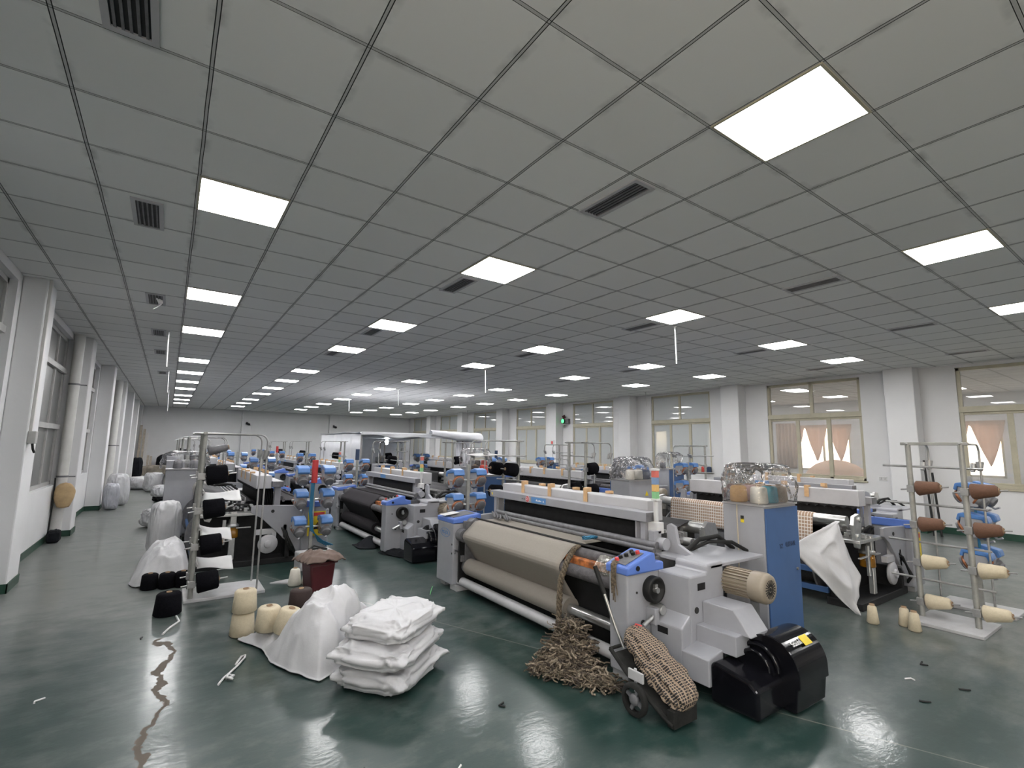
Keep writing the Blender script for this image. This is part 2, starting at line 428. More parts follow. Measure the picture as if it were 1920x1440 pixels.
struct(MB().box(XL - .3, YN - .2, -.12, 20.6, YF + .2, 0).build('floor', 'floor'))
struct(MB().box(XL - .3, YN - .2, H, 20.6, YF + .2, H + .1).build('ceiling', 'ceil'))
struct(MB().box(XL - .3, YF, 0, 20.6, YF + .2, H).build('wall_far', 'wall'))
struct(MB().box(XL - .3, YN - .2, 0, 20.6, YN, H).build('wall_near', 'wall'))

# left wall: pillars every 3.95 m and tall dusty windows between them
LP = [7.6 + 3.95 * k for k in range(-3, 7)]
lh = [(p + .62, p + 3.78, .90, 3.40) for p in LP[:-1]]
lh = [(max(a, YN + .1), b, c, d) for a, b, c, d in lh]
wall_with_holes('wall_left', XL - .3, XL, lh)
def pfx(p): return -1.30 if p < 9 else (-1.275 if p < 13 else (-1.24 if p < 17 else -1.225))
for i, p in enumerate(LP):
    if p < 3: continue
    struct(MB().box(XL, p, 0, pfx(p), p + .5, H).build('wall_left_pillar', 'wall', None, .015))
for i, (a, b_, c, d) in enumerate(lh[1:]):
    f = MB(); x0, x1 = XL - .13, XL - .07
    f.box(x0, a, c, x1, b_, c + .06).box(x0, a, d - .06, x1, b_, d).box(x0, a, c, x1, a + .06, d).box(x0, b_ - .06, c, x1, b_, d)
    for z in (1.87, 2.83): f.box(x0 - .01, a, z - .04, x1 + .03, b_, z + .04)
    n = 4
    for k in range(1, n): yy = a + (b_ - a) * k / n; f.box(x0, yy - .025, c, x1, yy + .025, d)
    w = struct(f.build('window_%d' % (i + 1), 'greyframe'))
    w = f = MB().box(XL - .105, a + .02, c + .02, XL - .095, b_ - .02, d - .02).build('pane', 'leftglass', bpy.data.objects['window_%d' % (i + 1)])
bl = MB(); c = YN
for p in LP:
    if p < 3: continue
    bl.box(XL, c, 0, XL + .012, p - .012, .10); bl.box(XL, p - .012, 0, pfx(p) + .012, p, .10)
    bl.box(pfx(p), p - .012, 0, pfx(p) + .012, p + .512, .10); bl.box(XL, p + .5, 0, pfx(p) + .012, p + .512, .10); c = p + .512
bl.box(XL, c, 0, XL + .012, YF, .10)
struct(bl.build('baseboard_left', 'base_green'))

# right wall: framed windows onto the neighbouring room, pillars between
RW = [(.77 + 3.98 * k, 3.0 + 3.98 * k) for k in range(-1, 8)]
RW = [(a, b) for a, b in RW if b < YF]
wall_with_holes('wall_right', XR, XR + .24, [(a, b, .98, 3.44) for a, b in RW])
for k, (a, b) in enumerate(RW):
    yc = b + .88
    if yc < YF - .4: struct(MB().box(13.06, yc - .27, 0, XR, yc + .27, H).build('wall_right_pillar', 'wall', None, .015))
for k, (a, b) in enumerate(RW):
    f = MB(); x0, x1 = XR + .03, XR + .10; z0, zt, z1 = .98, 2.56, 3.44
    e = .065
    f.box(x0, a, z0, x1, b, z0 + e).box(x0, a, z1 - e, x1, b, z1).box(x0, a, z0, x1, a + e, z1).box(x0, b - e, z0, x1, b, z1)
    f.box(x0 - .03, a, zt - .06, x1, b, zt + .06)
    ym = (a + b) / 2; f.box(x0, ym - .04, zt, x1, ym + .04, z1)
    for q in (1, 2): yy = a + (b - a) * q / 3; f.box(x0 + .02 * (q - 1), yy - .045, z0, x1 - .005, yy + .045, zt)
    f.box(x0 + .01, a + e, zt - .11, x1 - .02, b - e, zt - .06); f.box(x0 + .01, a + e, z0 + e, x1 - .02, b - e, z0 + e + .04)
    f.box(XR - .035, a - .03, z0 - .035, XR + .03, b + .03, z0)
    w = struct(f.build('window_%d' % (20 + k), 'frame', None, .006))
    g = 'glass' if k <= 2 else 'milk'
    MB().box(XR + .060, a + .03, z0 + .03, XR + .066, b - .03, zt).build('pane', g, w)
    MB().box(XR + .060, a + .03, zt, XR + .066, b - .03, z1 - .03).build('pane', g, w)
br = MB(); c = YN
for k, (a, b) in enumerate(RW):
    yc = b + .88
    if yc > YF - .4: break
    br.box(XR - .012, c, 0, XR, yc - .282, .13); br.box(13.048, yc - .282, 0, XR, yc - .27, .13)
    br.box(13.048, yc - .27, 0, 13.06, yc + .282, .13); br.box(13.06, yc + .27, 0, XR, yc + .282, .13); c = yc + .282
br.box(XR - .012, c, 0, XR, YF, .13)
struct(br.build('baseboard_right', 'base_green'))

# neighbouring room's outer wall with curtained windows to the low sun
OW = [(.55 + 3.98 * k, 2.35 + 3.98 * k) for k in range(-1, 8)]
OW = [(a - .95, b - .95) for a, b in OW if b < YF]
wall_with_holes('wall_outer', 20.2, 20.4, [(a, b, .95, 2.62) for a, b in OW])
for k, (a, b) in enumerate(OW):
    f = MB(); x0, x1 = 20.24, 20.30
    f.box(x0, a, .95, x1, b, 1.02).box(x0, a, 2.55, x1, b, 2.62).box(x0, a, .95, x1, a + .06, 2.62).box(x0, b - .06, .95, x1, b, 2.62)
    ym = (a + b) / 2; f.box(x0, ym - .035, .95, x1, ym + .035, 2.62)
    struct(f.build('window_%d' % (40 + k), 'frame'))
def swag(y0, y1, zt, zb, x):
    """scalloped half curtain hanging to points"""
    b = MB(); n = 40
    def fn(u, v):
        y = y0 + (y1 - y0) * u
        d = abs(((u * 2.5) % 1.) - .5) * 2
        drop = zt - (zt - zb) * (1 - d) ** .8
        return (x + .02 * math.sin(u * 60), y, zt + (drop - zt) * v)
    b.grid(fn, n, 6)
    return b
for k, lab in ((2, 'peach scalloped curtain seen through the window beside the tall yarn creels at right'), (3, 'peach scalloped curtain glowing in the window behind the plastic-covered cones')):
    a, b = OW[k]
    o = swag(a - .1, b + .1, 2.66, 1.25, 20.15).build('scalloped_curtain', 'sheer', None, 0, .01)
    tag(o, lab, 'curtain')
    q = MB(); q.grid(lambda u, v: (20.13 + .05 * math.sin(u * 34), b + .05 + .75 * u, 2.75 - 1.75 * v), 40, 3)
    tag(q.build('side_curtain', 'sheer', None, 0, .01), 'long drawn side curtain in the neighbouring room, ' + ('near the tall creels' if k == 2 else 'beyond the sunlit scalloped curtain'), 'curtain')
# covered heap of fabric in that room, seen as a rounded hump through the second window
hp = MB(); hp.ell((18.0, 7.2, .45), .8, 1.05, .95, 24, 12)
tag(hp.build('covered_heap', 'curtain'), 'rounded peach hump seen through the sunlit window of the next room', 'fabric heap')

# pillars and details on the far wall
for x in (3.3, 8.1):
    struct(MB().box(x, YF - .2, 0, x + .5, YF, H).build('wall_far_pillar', 'wall', None, .01))

# ------------------------------------------------------------------ ceiling lights
LI = [-1, 3, 8, 13, 17]; LJ = [-6, -1, 4, 9, 13, 19, 23, 27, 31, 36, 40, 44]
ROWN = ['leftmost', 'second', 'third', 'fourth', 'rightmost']
cl = None
for a, i in enumerate(LI):
    k = 0
    for j in LJ:
        x = GX + (i + .5) * T; y = GY + (j + .5) * T
        hid = j == -6 or (j == -1 and a == 0)
        k += not hid
        lab = 'lit square ceiling panel, %s along the %s line of lights' % (ORD[max(k - 1, 0)], ROWN[a])
        if hid: lab = 'lit square ceiling panel above and behind the viewpoint, %s line' % ROWN[a]
        if cl is None:
            cl = t = thing('ceiling_light', lab, 'ceiling light', (x, y, H), 0, 'square ceiling light panels')
            h = .297; q = MB()
            for s in (-1, 1): q.box(s * h, -h, -.008, s * (h - .014), h, .0); q.box(-h + .014, s * h, -.008, h - .014, s * (h - .014), .0)
            q.build('frame', 'frame', t)
            MB().box(-h + .014, -h + .014, -.006, h - .014, h - .014, -.001).build('diffuser', 'panel', t)
        else:
            t = copy_tree(cl); t.location = (x, y, H); t['label'] = lab

k = 0
for j in (-1, 4, 9, 13, 19, 23, 27, 36, 44):  # panels added to brighten the neighbouring room behind the right windows
    for x in (15.5, 18.3):
        t = copy_tree(cl); t.location = (x, GY + (j + .5) * T, H); k += 1
        t['label'] = 'added lit ceiling panel brightening the neighbouring room beyond the right windows'; t['group'] = 'ceiling panels added to brighten the neighbouring room'
# air slots in the ceiling
def vent(x, y, lab, w=.15, l=.52, proto=[]):
    if not proto:
        t = thing('air_vent', lab, 'ceiling vent', (x, y, H), 0, 'long slotted ceiling vents')
        q = MB(); a, b = w / 2, l / 2
        for s in (-1, 1): q.box(s * (a + .03), -b - .03, -.012, s * a, b + .03, 0); q.box(-a, s * (b + .03), -.012, a, s * b, 0)
        q.build('frame', 'pale', t)
        MB().box(-a, -b, -.002, a, b, -.0005).build('backing', 'black', t)
        q = MB()
        for k in range(5): xx = -a + w * (k + .5) / 5; q.box(xx - .006, -b, -.010, xx + .006, b, -.003)
        q.build('slats', 'dgrey', t); proto.append(t)
    else:
        t = copy_tree(proto[0]); t.location = (x, y, H); t['label'] = lab
    return t
vx = [(-.30, 'leftmost'), (2.60, 'second'), (5.76, 'third'), (8.87, 'fourth'), (11.87, 'rightmost')]
for c, (x, nm) in enumerate(vx):
    ys = [2.40, 4.86, 7.8, 10.2, 12.4, 16.1] if c == 0 else [2.41, 4.86, 7.8, 10.2]
    if c == 4: ys = [2.45, 4.9]
    for k, y in enumerate(ys):
        vent(x, y, 'long slotted ceiling vent, %s in the %s line of vents' % (ORD[k], nm))
# loose white strips hanging from two left vents
for y, lab in ((7.72, 'curled white strip dangling from a ceiling vent above the left aisle'),):
    q = MB(); q.grid(lambda u, v: (-.3 + .05 * u + .03 * math.sin(v * 4), y + .05 * math.sin(v * 5), H - .005 - .17 * v + .03 * u), 4, 10)
    tag(q.build('torn_strip', 'paperwhite', None, 0, .004), lab, 'torn strip')

# thin white rods hanging from the ceiling
for x, y, z, nm in [(6.16, 4.54, 2.93, 'under the light in the middle of the ceiling'), (6.11, 9.91, 2.93, 'second farther along the middle of the room'),
                    (6.13, 15.43, 2.97, 'third along the middle of the room'), (6.04, 20.58, 3.04, 'fourth and farthest along the middle of the room'),
                    (-.16, 10.01, 2.90, 'nearest above the left aisle'), (-.16, 15.57, 2.92, 'second above the left aisle'), (-.15, 21.13, 2.74, 'farthest above the left aisle'),
                    (12.65, 10.51, 3.03, 'nearest beside the right wall windows'), (12.63, 22.15, 3.07, 'far along the right wall windows')]:
    t = thing('hanging_rod', 'thin white rod hanging from the ceiling, ' + nm, 'hanging rod', (x, y, H), 0, 'thin rods hanging from the ceiling')
    MB().cyl((0, 0, -.001), (.02, 0, z - H), .011, None, 8).build('rod', 'white', t)
    MB().cyl((0, 0, 0), (0, 0, -.02), .035, None, 12).build('ceiling_rose', 'white', t)

# ------------------------------------------------------------------ the loom (local x = along the loom, y = front to back)
def make_loom():
    t = thing('weaving_loom', 'loom', 'weaving loom', (0, 0, 0), 0)
    W = 3.04
    # left cabinet with blue control box
    c = MB().box(0, 0, .06, .40, .36, .745).build('left_cabinet', 'grey', t, .012)
    MB().box(.30, .03, 0, .46, .30, .06).box(.02, .05, 0, .14, .30, .06).build('foot', 'plate', c, .004)
    MB().box(.37, -.004, .50, .385, .004, .52).box(.37, -.004, .40, .385, .004, .42).build('hinges', 'seam', c)
    c = MB().prism([(-.008, .745), (-.008, .80), (.10, .815), (.372, .845), (.372, .745)], 'x', -.008, .408).build('control_box', 'bluecap', t, .012)
    MB().prism([(.03, .8085), (.03, .8115), (.33, .8455), (.33, .8425)], 'x', .06, .34).build('touch_panel', 'dgrey', c)
    # right cabinet with sloping blue push-button box
    c = MB().box(2.86, 0, .05, W, .42, .735).build('right_cabinet', 'grey', t, .014)
    MB().box(2.87, .02, 0, W - .02, .2, .05).build('foot', 'plate', c, .004)
    MB().cyl((W, .16, .38), (W + .004, .16, .38), .022, None, 14).cyl((W, .10, .60), (W + .006, .10, .60), .008, None, 10).build('plug', 'seam', c)
    c = MB().prism([(-.01, .728), (-.01, .785), (.26, .868), (.30, .862), (.31, .80), (.40, .79), (.40, .728)], 'x', 2.835, W + .012).build('push_button_box', 'bluecap', t, .012)
    MB().prism([(.02, .7965), (.02, .7995), (.22, .8605), (.22, .8575)], 'x', 2.865, W - .03).build('button_plate', 'dgrey', c)
    q = MB()
    for (x, y, mi) in ((2.90, .05, 0), (2.90, .09, 1), (2.92, .13, 1), (2.95, .17, 1), (2.97, .20, 0), (2.92, .19, 1)):
        z = .797 + (y - .02) * .307
        q.cyl((x, y, z), (x, y - .006, z + .022), .017, .015, 12, mi)
    q.build('push_buttons', ['red', 'black'], c)
    MB().cyl((W + .012, .10, .772), (W + .02, .10, .772), .018, None, 14).build('green_button', 'black', c)
    # front rollers and cloth
    q = MB()
    q.cyl((.43, .22, .735), (2.84, .22, .735), .052, None, 24).cyl((.43, .095, .62), (2.84, .095, .62), .052, None, 24)
    q.build('take_up_rollers', 'lint', t)
    MB().box(2.2, .12, .62, 2.84, .20, .72).build('beam_bar', 'rust', t, .01)
    MB().box(.44, .25, .05, 2.84, .62, .70).box(.44, .05, .10, .47, .3, .68).build('front_bed', 'black', t)
    U0, U1 = .56, 2.24
    prof = [(.60, .795), (.40, .793), (.235, .79), (.205, .786), (.18, .772), (.06, .668), (.045, .65), (.038, .625), (.042, .60), (.055, .578), (.215, .355), (.225, .33)]
    def fn(u, v):
        k = v * (len(prof) - 1); i = min(int(k), len(prof) - 2); f = k - i
        a, b = prof[i], prof[i + 1]
        return (U0 + (U1 - U0) * u, a[0] + (b[0] - a[0]) * f - .0012 * math.sin(u * 23 + v * 5), a[1] + (b[1] - a[1]) * f)
    MB().grid(fn, 24, 56).build('cloth', 'tan', t, 0, .004)
    MB().cyl((U0 - .02, .155, .275), (U1 + .02, .155, .275), .092, None, 32).build('cloth_roll', 'tan', t)
    MB().cyl((.46, .155, .275), (2.86, .155, .275), .042, None, 20).build('roll_tube', 'steel', t)
    MB().cyl((.40, .10, .105), (2.86, .10, .105), .048, None, 20).build('lower_tube', 'plate', t)
    q = MB()
    for dy in (0, .022): q.box(.44, .255 + dy, .795, 2.82, .263 + dy, .806)
    q.build('temple_bar', 'seam', t)
    MB().cyl((.42, .555, .815), (2.84, .555, .815), .022, None, 14).cyl((.42, .59, .85), (2.84, .59, .85), .03, None, 14).build('reed_sley', 'dgrey', t)
    q = MB()
    for x in (.45, .50): q.box(x, .1, .25, x + .015, .28, .78)
    q.cyl((.41, .155, .275), (.53, .155, .275), .075, None, 18).cyl((.41, .095, .62), (.52, .095, .62), .075, None, 18).cyl((.41, .23, .735), (.52, .23, .735), .07, None, 18)
    q.box(.42, .06, .33, .5, .1, .40).tube([(.42, .08, .42), (.44, .0, .46), (.49, -.02, .43)], .009)
    q.build('roller_gears', 'dgrey', t, .004)
    # plastic round the roller ends
    q = MB()
    def wrapf(u, v):
        a = 2 * PI * u; x = 2.64 + .2 * v
        r = .075 + .016 * noise.noise((math.cos(a) * 2, math.sin(a) * 2, v * 5))
        return (x, .16 + r * 1.35 * math.cos(a), .68 + r * 1.45 * math.sin(a))
    q.grid(wrapf, 28, 8, 0, True); q.build('plastic_wrap', 'wrap', t)
    # reed cover beam, upper cover, posts
    q = MB().box(.24, .60, 1.02, 2.72, .74, 1.103); q.build('top_beam', 'grey', t, .006)
    MB().box(.235, .602, 1.024, .24, .738, 1.10).build('beam_end_cap', 'dgrey', t); MB().box(2.72, .602, 1.024, 2.726, .738, 1.10).build('beam_end_cap', 'dgrey', t)
    q = MB().box(.30, .75, 1.00, 2.62, .95, 1.185).build('upper_cover', 'pale', t, .008)
    q = MB()
    n = 22
    for k in range(n):
        x = .32 + 2.28 * k / n; q.prism([(x, 1.0), (x + 2.28 / n, 1.0), (x + 1.14 / n, .962)], 'y', .90, .945)
    q.box(.32, .88, .985, 2.6, .945, 1.0); q.build('heald_fringe', 'black', t)
    for x, w_ in ((.30, .05), (2.64, .05), (.38, .015), (2.58, .015)): MB().box(x, .62, .74, x + w_, .70, 1.02).build('beam_post', 'grey', t, .004)
    q = MB()
    for k in range(8): q.box(.42, .70 + .022 * k, .70, 2.56, .706 + .022 * k, .99)
    q.build('heald_frames', 'black', t)
    q = MB()
    for x in (.72, 1.22, 1.80): q.prism([(.745, 1.06), (.735, 1.06), (.735, 1.24), (.80, 1.245), (.80, 1.20), (.745, 1.20)], 'x', x, x + .055)
    for x in (.85, 1.45, 1.95): q.prism([(.955, 1.07), (.965, 1.07), (.965, 1.215), (.90, 1.215), (.90, 1.19), (.955, 1.19)], 'x', x, x + .055)
    k = q
    for i in range(6):
        one = MB(); one.v = q.v[i * 12:(i + 1) * 12]; one.f = [[j - i * 12 for j in f] for f in q.f[i * 8:(i + 1) * 8]]; one.m = [0] * 8; one.sm = [False] * 8
        one.build('wooden_hook', 'wood', t, .003)
    q = MB().box(1.10, .598, 1.03, 1.36, .600, 1.092); q.build('blue_sticker', 'sblue', t)
    # signal tower
    s = MB().box(2.735, .68, .78, 2.765, .71, 1.20).build('signal_post', 'white', t, .003)
    MB().box(2.69, .655, .93, 2.80, .735, 1.025).build('junction_box', 'white', s, .006)
    q = MB()
    for i, z in enumerate((1.22, 1.28, 1.34, 1.40)): q.box(2.727, .672, z, 2.773, .718, z + .058, i)
    q.box(2.722, .667, 1.205, 2.778, .723, 1.22, 4).box(2.722, .667, 1.458, 2.778, .723, 1.475, 4)
    q.build('signal_lamps', ['lgreen', 'lorange', 'lblue', 'lred', 'white'], s, .002)
    q = MB()
    q.prism([(2.82, .78), (3.06, .78), (3.06, .80), (2.93, .86), (2.90, 1.0), (2.85, 1.02), (2.82, 1.0)], 'y', .74, .78)
    q.box(2.80, .60, .76, 3.32, 1.35, .785); q.cyl((2.80, .66, .86), (2.88, .66, .86), .05, None, 16); q.box(2.74, .60, .74, 2.80, .70, .96)
    q.build('bracket_plate', 'grey', t, .005)
    # side frames
    pl = [(.36, .10), (.36, .77), (.95, .80), (1.02, .79), (1.02, .70), (.88, .62)]
    MB().prism(pl, 'x', .05, .09).build('side_plate', 'grey', t, .006)
    MB().cyl((.044, .75, .71), (.05, .75, .71), .022, None, 16).build('plate_plug', 'seam', t)
    MB().prism([(.36, .06), (.36, .77), (1.25, .79), (1.65, .55), (1.65, .06)], 'x', 2.80, 2.86).build('drive_side_plate', 'dgrey', t, .006)
    q = MB()
    q.box(.35, .42, .06, .39, 1.62, .74).build('inner_wall', 'black', t, .006)
    MB().box(.06, .5, .05, .36, .56, .30).box(.06, .40, .0, .40, 1.7, .075).build('base_rail', 'black', t, .006)
    MB().box(2.5, .40, .0, 2.85, 1.7, .075).build('base_rail', 'black', t, .006)
    q = MB()
    q.box(.10, 1.18, .10, .15, 1.25, .72).box(.08, .95, .665, .36, 1.60, .70).box(.10, 1.0, .50, .13, 1.55, .515).box(.10, 1.30, .30, .13, 1.34, .62)
    q.prism([(1.46, .66), (1.40, .92), (1.46, .97), (1.58, .95), (1.62, .86), (1.55, .62), (1.49, .60)], 'x', .12, .16)
    MB().prism([(1.46, .60), (1.40, .92), (1.46, .97), (1.58, .95), (1.62, .86), (1.55, .60)], 'x', 2.70, 2.74).build('backrest_arm', 'steel', t, .004)
    q.cyl((.105, 1.46, .91), (.12, 1.46, .91), .03, None, 14).cyl((.105, 1.53, .74), (.12, 1.53, .74), .022, None, 14)
    q.build('backrest_bracket', 'steel', t, .004)
    q = MB().lathe([(.02, 0), (.10, .005), (.125, .02), (.125, .05), (.09, .06), (.05, .062), (.045, .085), (.0, .085)], (.11, .78, .27), (-1, 0, 0), 26)
    q.box(.07, .68, .30, .13, .74, .55).box(.06, .74, .40, .12, .95, .47).box(.05, .55, .33, .10, .60, .52)
    q.build('let_off_gearbox', 'pale', t, .004)
    q = MB().lathe([(.0, 0), (.075, 0), (.078, .01), (.072, .14), (.0, .14)], (.16, 1.22, .38), (0, 0, 1), 20); q.build('oil_tank', 'amber', t)
    MB().lathe([(.0, 0), (.080, 0), (.080, .03), (.05, .05), (.04, .10), (.0, .10)], (.16, 1.22, .52), (0, 0, 1), 18).build('oil_tank_lid', 'steel', t)
    rr = random.Random(3)
    def hose(pts, r): MB().tube(pts, r).build('hose', 'rubber', t)
    for k in range(3):
        y0 = .42 + .03 * k
        hose([(.05 - .01 * k, y0, .12 + .02 * k), (-.02, y0 + .05, .22), (.02, y0 + .12, .36 + .04 * k), (.1, y0 + .16, .52)], .011)
    hose([(.2, 1.0, .72), (.14, 1.05, .80), (.12, 1.2, .82), (.2, 1.3, .74)], .014); hose([(2.9, .9, .79), (2.95, 1.0, .88), (3.0, 1.2, .90), (3.02, 1.4, .78)], .02)
    hose([(2.9, .95, .79), (2.98, 1.1, .86), (3.1, 1.25, .86), (3.15, 1.4, .78)], .016)
    q = MB()
    for i in range(16):
        x = rr.uniform(2.3, 2.8); y = rr.uniform(.95, 1.5); z = rr.uniform(.70, .82); a = rr.uniform(.02, .05)
        q.box(x, y, z, x + a * 1.6, y + a, z + a * rr.uniform(.6, 2.2))
    for i in range(30):
        x = rr.uniform(.10, .42); y = rr.uniform(.95, 1.5); z = rr.uniform(.69, .78); a = rr.uniform(.015, .045)
        q.box(x, y, z, x + a * 2, y + a, z + a * rr.uniform(.6, 2.4))
    q.cyl((2.45, 1.2, .80), (2.75, 1.2, .80), .04, None, 12).cyl((2.2, 1.3, .72), (2.75, 1.3, .72), .03, None, 12)
    q.build('selvedge_mechanism', 'galv', t, .003)
    # warp side
    MB().cyl((.22, 1.52, .885), (2.72, 1.52, .885), .055, None, 24).cyl((.3, 1.30, .80), (2.72, 1.30, .80), .022, None, 14).build('back_rest_roller', 'steel', t)
    q = MB()
    pf = [(1.60, .60), (1.582, .86), (1.575, .91), (1.55, .94), (1.51, .945), (1.46, .93), (1.15, .85), (.92, .80)]
    def wf(u, v):
        k = v * (len(pf) - 1); i = min(int(k), len(pf) - 2); f = k - i; a, b = pf[i], pf[i + 1]
        return (.55 + 1.95 * u, a[0] + (b[0] - a[0]) * f, a[1] + (b[1] - a[1]) * f)
    q.grid(wf, 3, 40); q.build('warp_sheet', 'darkwarp', t, 0, .003)
    w = MB().cyl((.52, 1.38, .40), (2.54, 1.38, .40), .27, None, 40).build('warp_beam', 'darkwarp', t)
    for x in (.50, 2.54): MB().cyl((x, 1.38, .40), (x + .02, 1.38, .40), .36, None, 40).build('flange', 'dgrey', w)
    q = MB()
    for k in range(5): q.box(.45, 1.05 + .05 * k, .80, 2.65, 1.062 + .05 * k, .875)
    q.build('drop_wire_bars', 'galv', t)
    MB().box(.40, 1.64, .30, 2.78, 1.68, .36).box(.40, 1.62, .10, 2.78, 1.66, .16).build('rear_rail', 'blue', t, .004)
    # drive end
    A = 3.32
    hs = MB()
    hs.prism([(.34, .10), (.34, .735), (.54, .735), (.55, .75), (.55, .78), (.57, .80), (.76, .80), (.76, .10)], 'x', W, A)
    h = hs.build('drive_housing', 'grey', t, .012)
    MB().prism([(.24, .08), (.24, .40), (.345, .475), (.345, .08)], 'x', W + .005, A - .003).build('lower_guard', 'grey', h, .01)
    def slot(x0, x1, z0, z1, y): return MB().box(x0, y - .0035, z0, x1, y, z1)
    slot(W + .07, W + .16, .33, .375, .2405).build('grip_slot', 'black', h, .003)
    MB().box(A, .43, .63, A + .004, .52, .68).build('grip_slot', 'black', h, .002)
    MB().cyl((A, .41, .50), (A + .006, .41, .50), .022, None, 14).build('plug', 'seam', h)
    MB().box(W + .0, .20, .375, W + .085, .25, .49).build('side_flap', 'grey', h, .008)
    MB().prism([(A, .40), (A, .555), (A + .24, .555), (A + .36, .40)], 'y', .48, .72).build('sloped_guard', 'grey', t, .008)
    MB().box(A, .40, .28, A + .30, .70, .41).build('flange_guard', 'grey', t, .006)
    MB().prism([(.24, .095), (.24, .265), (.41, .30), (.41, .095)], 'x', A - .01, A + .20).build('lower_box', 'grey', t, .008)
    # handwheel, crank
    hw = MB().lathe([(.0, 0), (.088, 0), (.095, .01), (.095, .06), (.088, .068), (.075, .066), (.068, .045), (.03, .04), (.0, .04)], (W + .0, .25, .61), (1, 0, 0), 30).build('handwheel', 'rubber', t)
    MB().cyl((W + .04, .25, .61), (W + .075, .25, .61), .02, None, 14).box(W + .04, .235, .60, W + .06, .265, .65).build('wheel_hub', 'steel', hw)
    q = MB().cyl((W, .27, .475), (W + .10, .27, .475), .04, .034, 18).tube([(W + .05, .27, .46), (W + .06, .18, .42), (W + .055, .10, .385)], .016)
    q.cyl((W + .10, .27, .475), (W + .102, .27, .475), .026, None, 16).build('crank_lever', 'steel', t)
    # motor
    m = MB()
    m.cyl((A - .01, .83, .655), (A + .21, .83, .655), .088, None, 28)
    for k in range(26):
        a = 2 * PI * k / 26; cy, cz = .83 + .094 * math.cos(a), .655 + .094 * math.sin(a)
        T_ = Matrix.Translation((0, .83, .655)) @ Matrix.Rotation(a, 4, 'X')
        m.box(A, .085, -.0035, A + .20, .104, .0035, 0, T_)
    mo = m.build('motor', 'motor', t)
    MB().lathe([(.0, 0), (.107, 0), (.109, .005), (.109, .09), (.098, .115), (.075, .12), (.0, .12)], (A + .20, .83, .655), (1, 0, 0), 32).build('fan_cover', 'motor', mo)
    q = MB()
    for k in range(20):
        a = 2 * PI * k / 20
        T_ = Matrix.Translation((A + .3205, .83, .655)) @ Matrix.Rotation(a, 4, 'X')
        q.box(-.001, .02, -.0035, .0015, .066, .0035, 0, T_)
    q.cyl((A + .318, .83, .655), (A + .3225, .83, .655), .014, None, 12); q.build('fan_slots', 'black', mo)
    MB().box(A + .02, .77, .0, A + .2, .89, .57).build('motor_pedestal', 'dgrey', mo)
    # black moulded cam cover: low front tray and round rear hood
    B0 = 3.51
    q = MB().prism([(B0, .012), (B0, .235), (B0 + .03, .262), (B0 + .27, .225), (B0 + .325, .18), (B0 + .325, .012)], 'y', .26, .60)
    cv = q.build('cam_cover', 'gblack', t, .022, 0, 3)
    pts = [(B0 + .03, .012), (B0 + .02, .25)]
    for k in range(41):
        a = PI * (1 - k / 40); pts.append((B0 + .235 + .195 * math.cos(a) , .225 + .205 * math.sin(a)))
    pts += [(B0 + .432, .16), (B0 + .415, .155), (B0 + .40, .012)]
    MB().prism(pts, 'y', .56, .95).build('cover_hood', 'gblack', cv, .018, 0, 3)
    q = MB(); n = 20
    q.tube([(B0 + .17 + .135 * math.cos(PI * (1 - k / n)), .545, .225 + .135 * math.sin(PI * (1 - k / n))) for k in range(n + 1)], .016, 8)
    q.tube([(B0 + .17 + .10 * math.cos(PI * (1 - k / n)), .50, .225 + .10 * math.sin(PI * (1 - k / n))) for k in range(n + 1)], .014, 8)
    q.prism([(B0 + .17 + .125 * math.cos(PI * (1 - k / n)), .21 + .125 * math.sin(PI * (1 - k / n))) for k in range(n + 1)], 'y', .50, .57)
    q.build('cover_bulge', 'gblack', cv)
    MB().prism([(B0 - .1, .28), (B0 - .1, .33), (B0 + .06, .40), (B0 + .1, .28)], 'y', .50, .62).build('cover_lip', 'gblack', cv, .008)
    a0 = R(40)
    ctr = Vector((B0 + .235, 0, .225))
    nrm = Vector((math.cos(R(52)), 0, math.sin(R(52)))); tx = Vector((0, 1, 0)); ty = tx.cross(nrm) * -1
    def lab(dv, du, w, hgt, off):
        p = ctr + Vector((.195 * math.cos(R(52)), 0, .205 * math.sin(R(52)))) + nrm * off
        p.y = dv; p += ty * du
        return [p - tx * w - ty * hgt, p + tx * w - ty * hgt, p + tx * w + ty * hgt, p - tx * w + ty * hgt]
    MB().add(lab(.80, 0, .048, .032, .012), [(0, 1, 2, 3)]).build('yellow_label', 'yellow', cv, 0, .002)
    # heap-ready sockets
    return t
LOOM = make_loom()

def make_cabinet():
    """free-standing electrical cabinet, local x along the loom, y to the back"""
    t = thing('electrical_cabinet', 'cabinet', 'electrical cabinet')
    MB().box(0, 0, .03, .378, .57, 1.07).build('body', 'grey', t, .008)
    MB().box(.378, .012, .03, .392, .57, 1.055).build('door', 'blue', t, .004)
    MB().box(-.005, -.005, 1.07, .39, .575, 1.085).build('top', 'pale', t, .003)
    MB().box(.02, .02, 0, .36, .55, .03).build('plinth', 'seam', t)
    MB().box(.17, -.003, .93, .20, 0, .965, 0).box(.17, -.003, .955, .20, -.001, .985, 1).build('small_label', ['yellow', 'seam'], t)
    MB().cyl((.392, .50, .55), (.405, .50, .55), .012, None, 10).build('lock', 'dgrey', t)
    return t
CAB = make_cabinet()

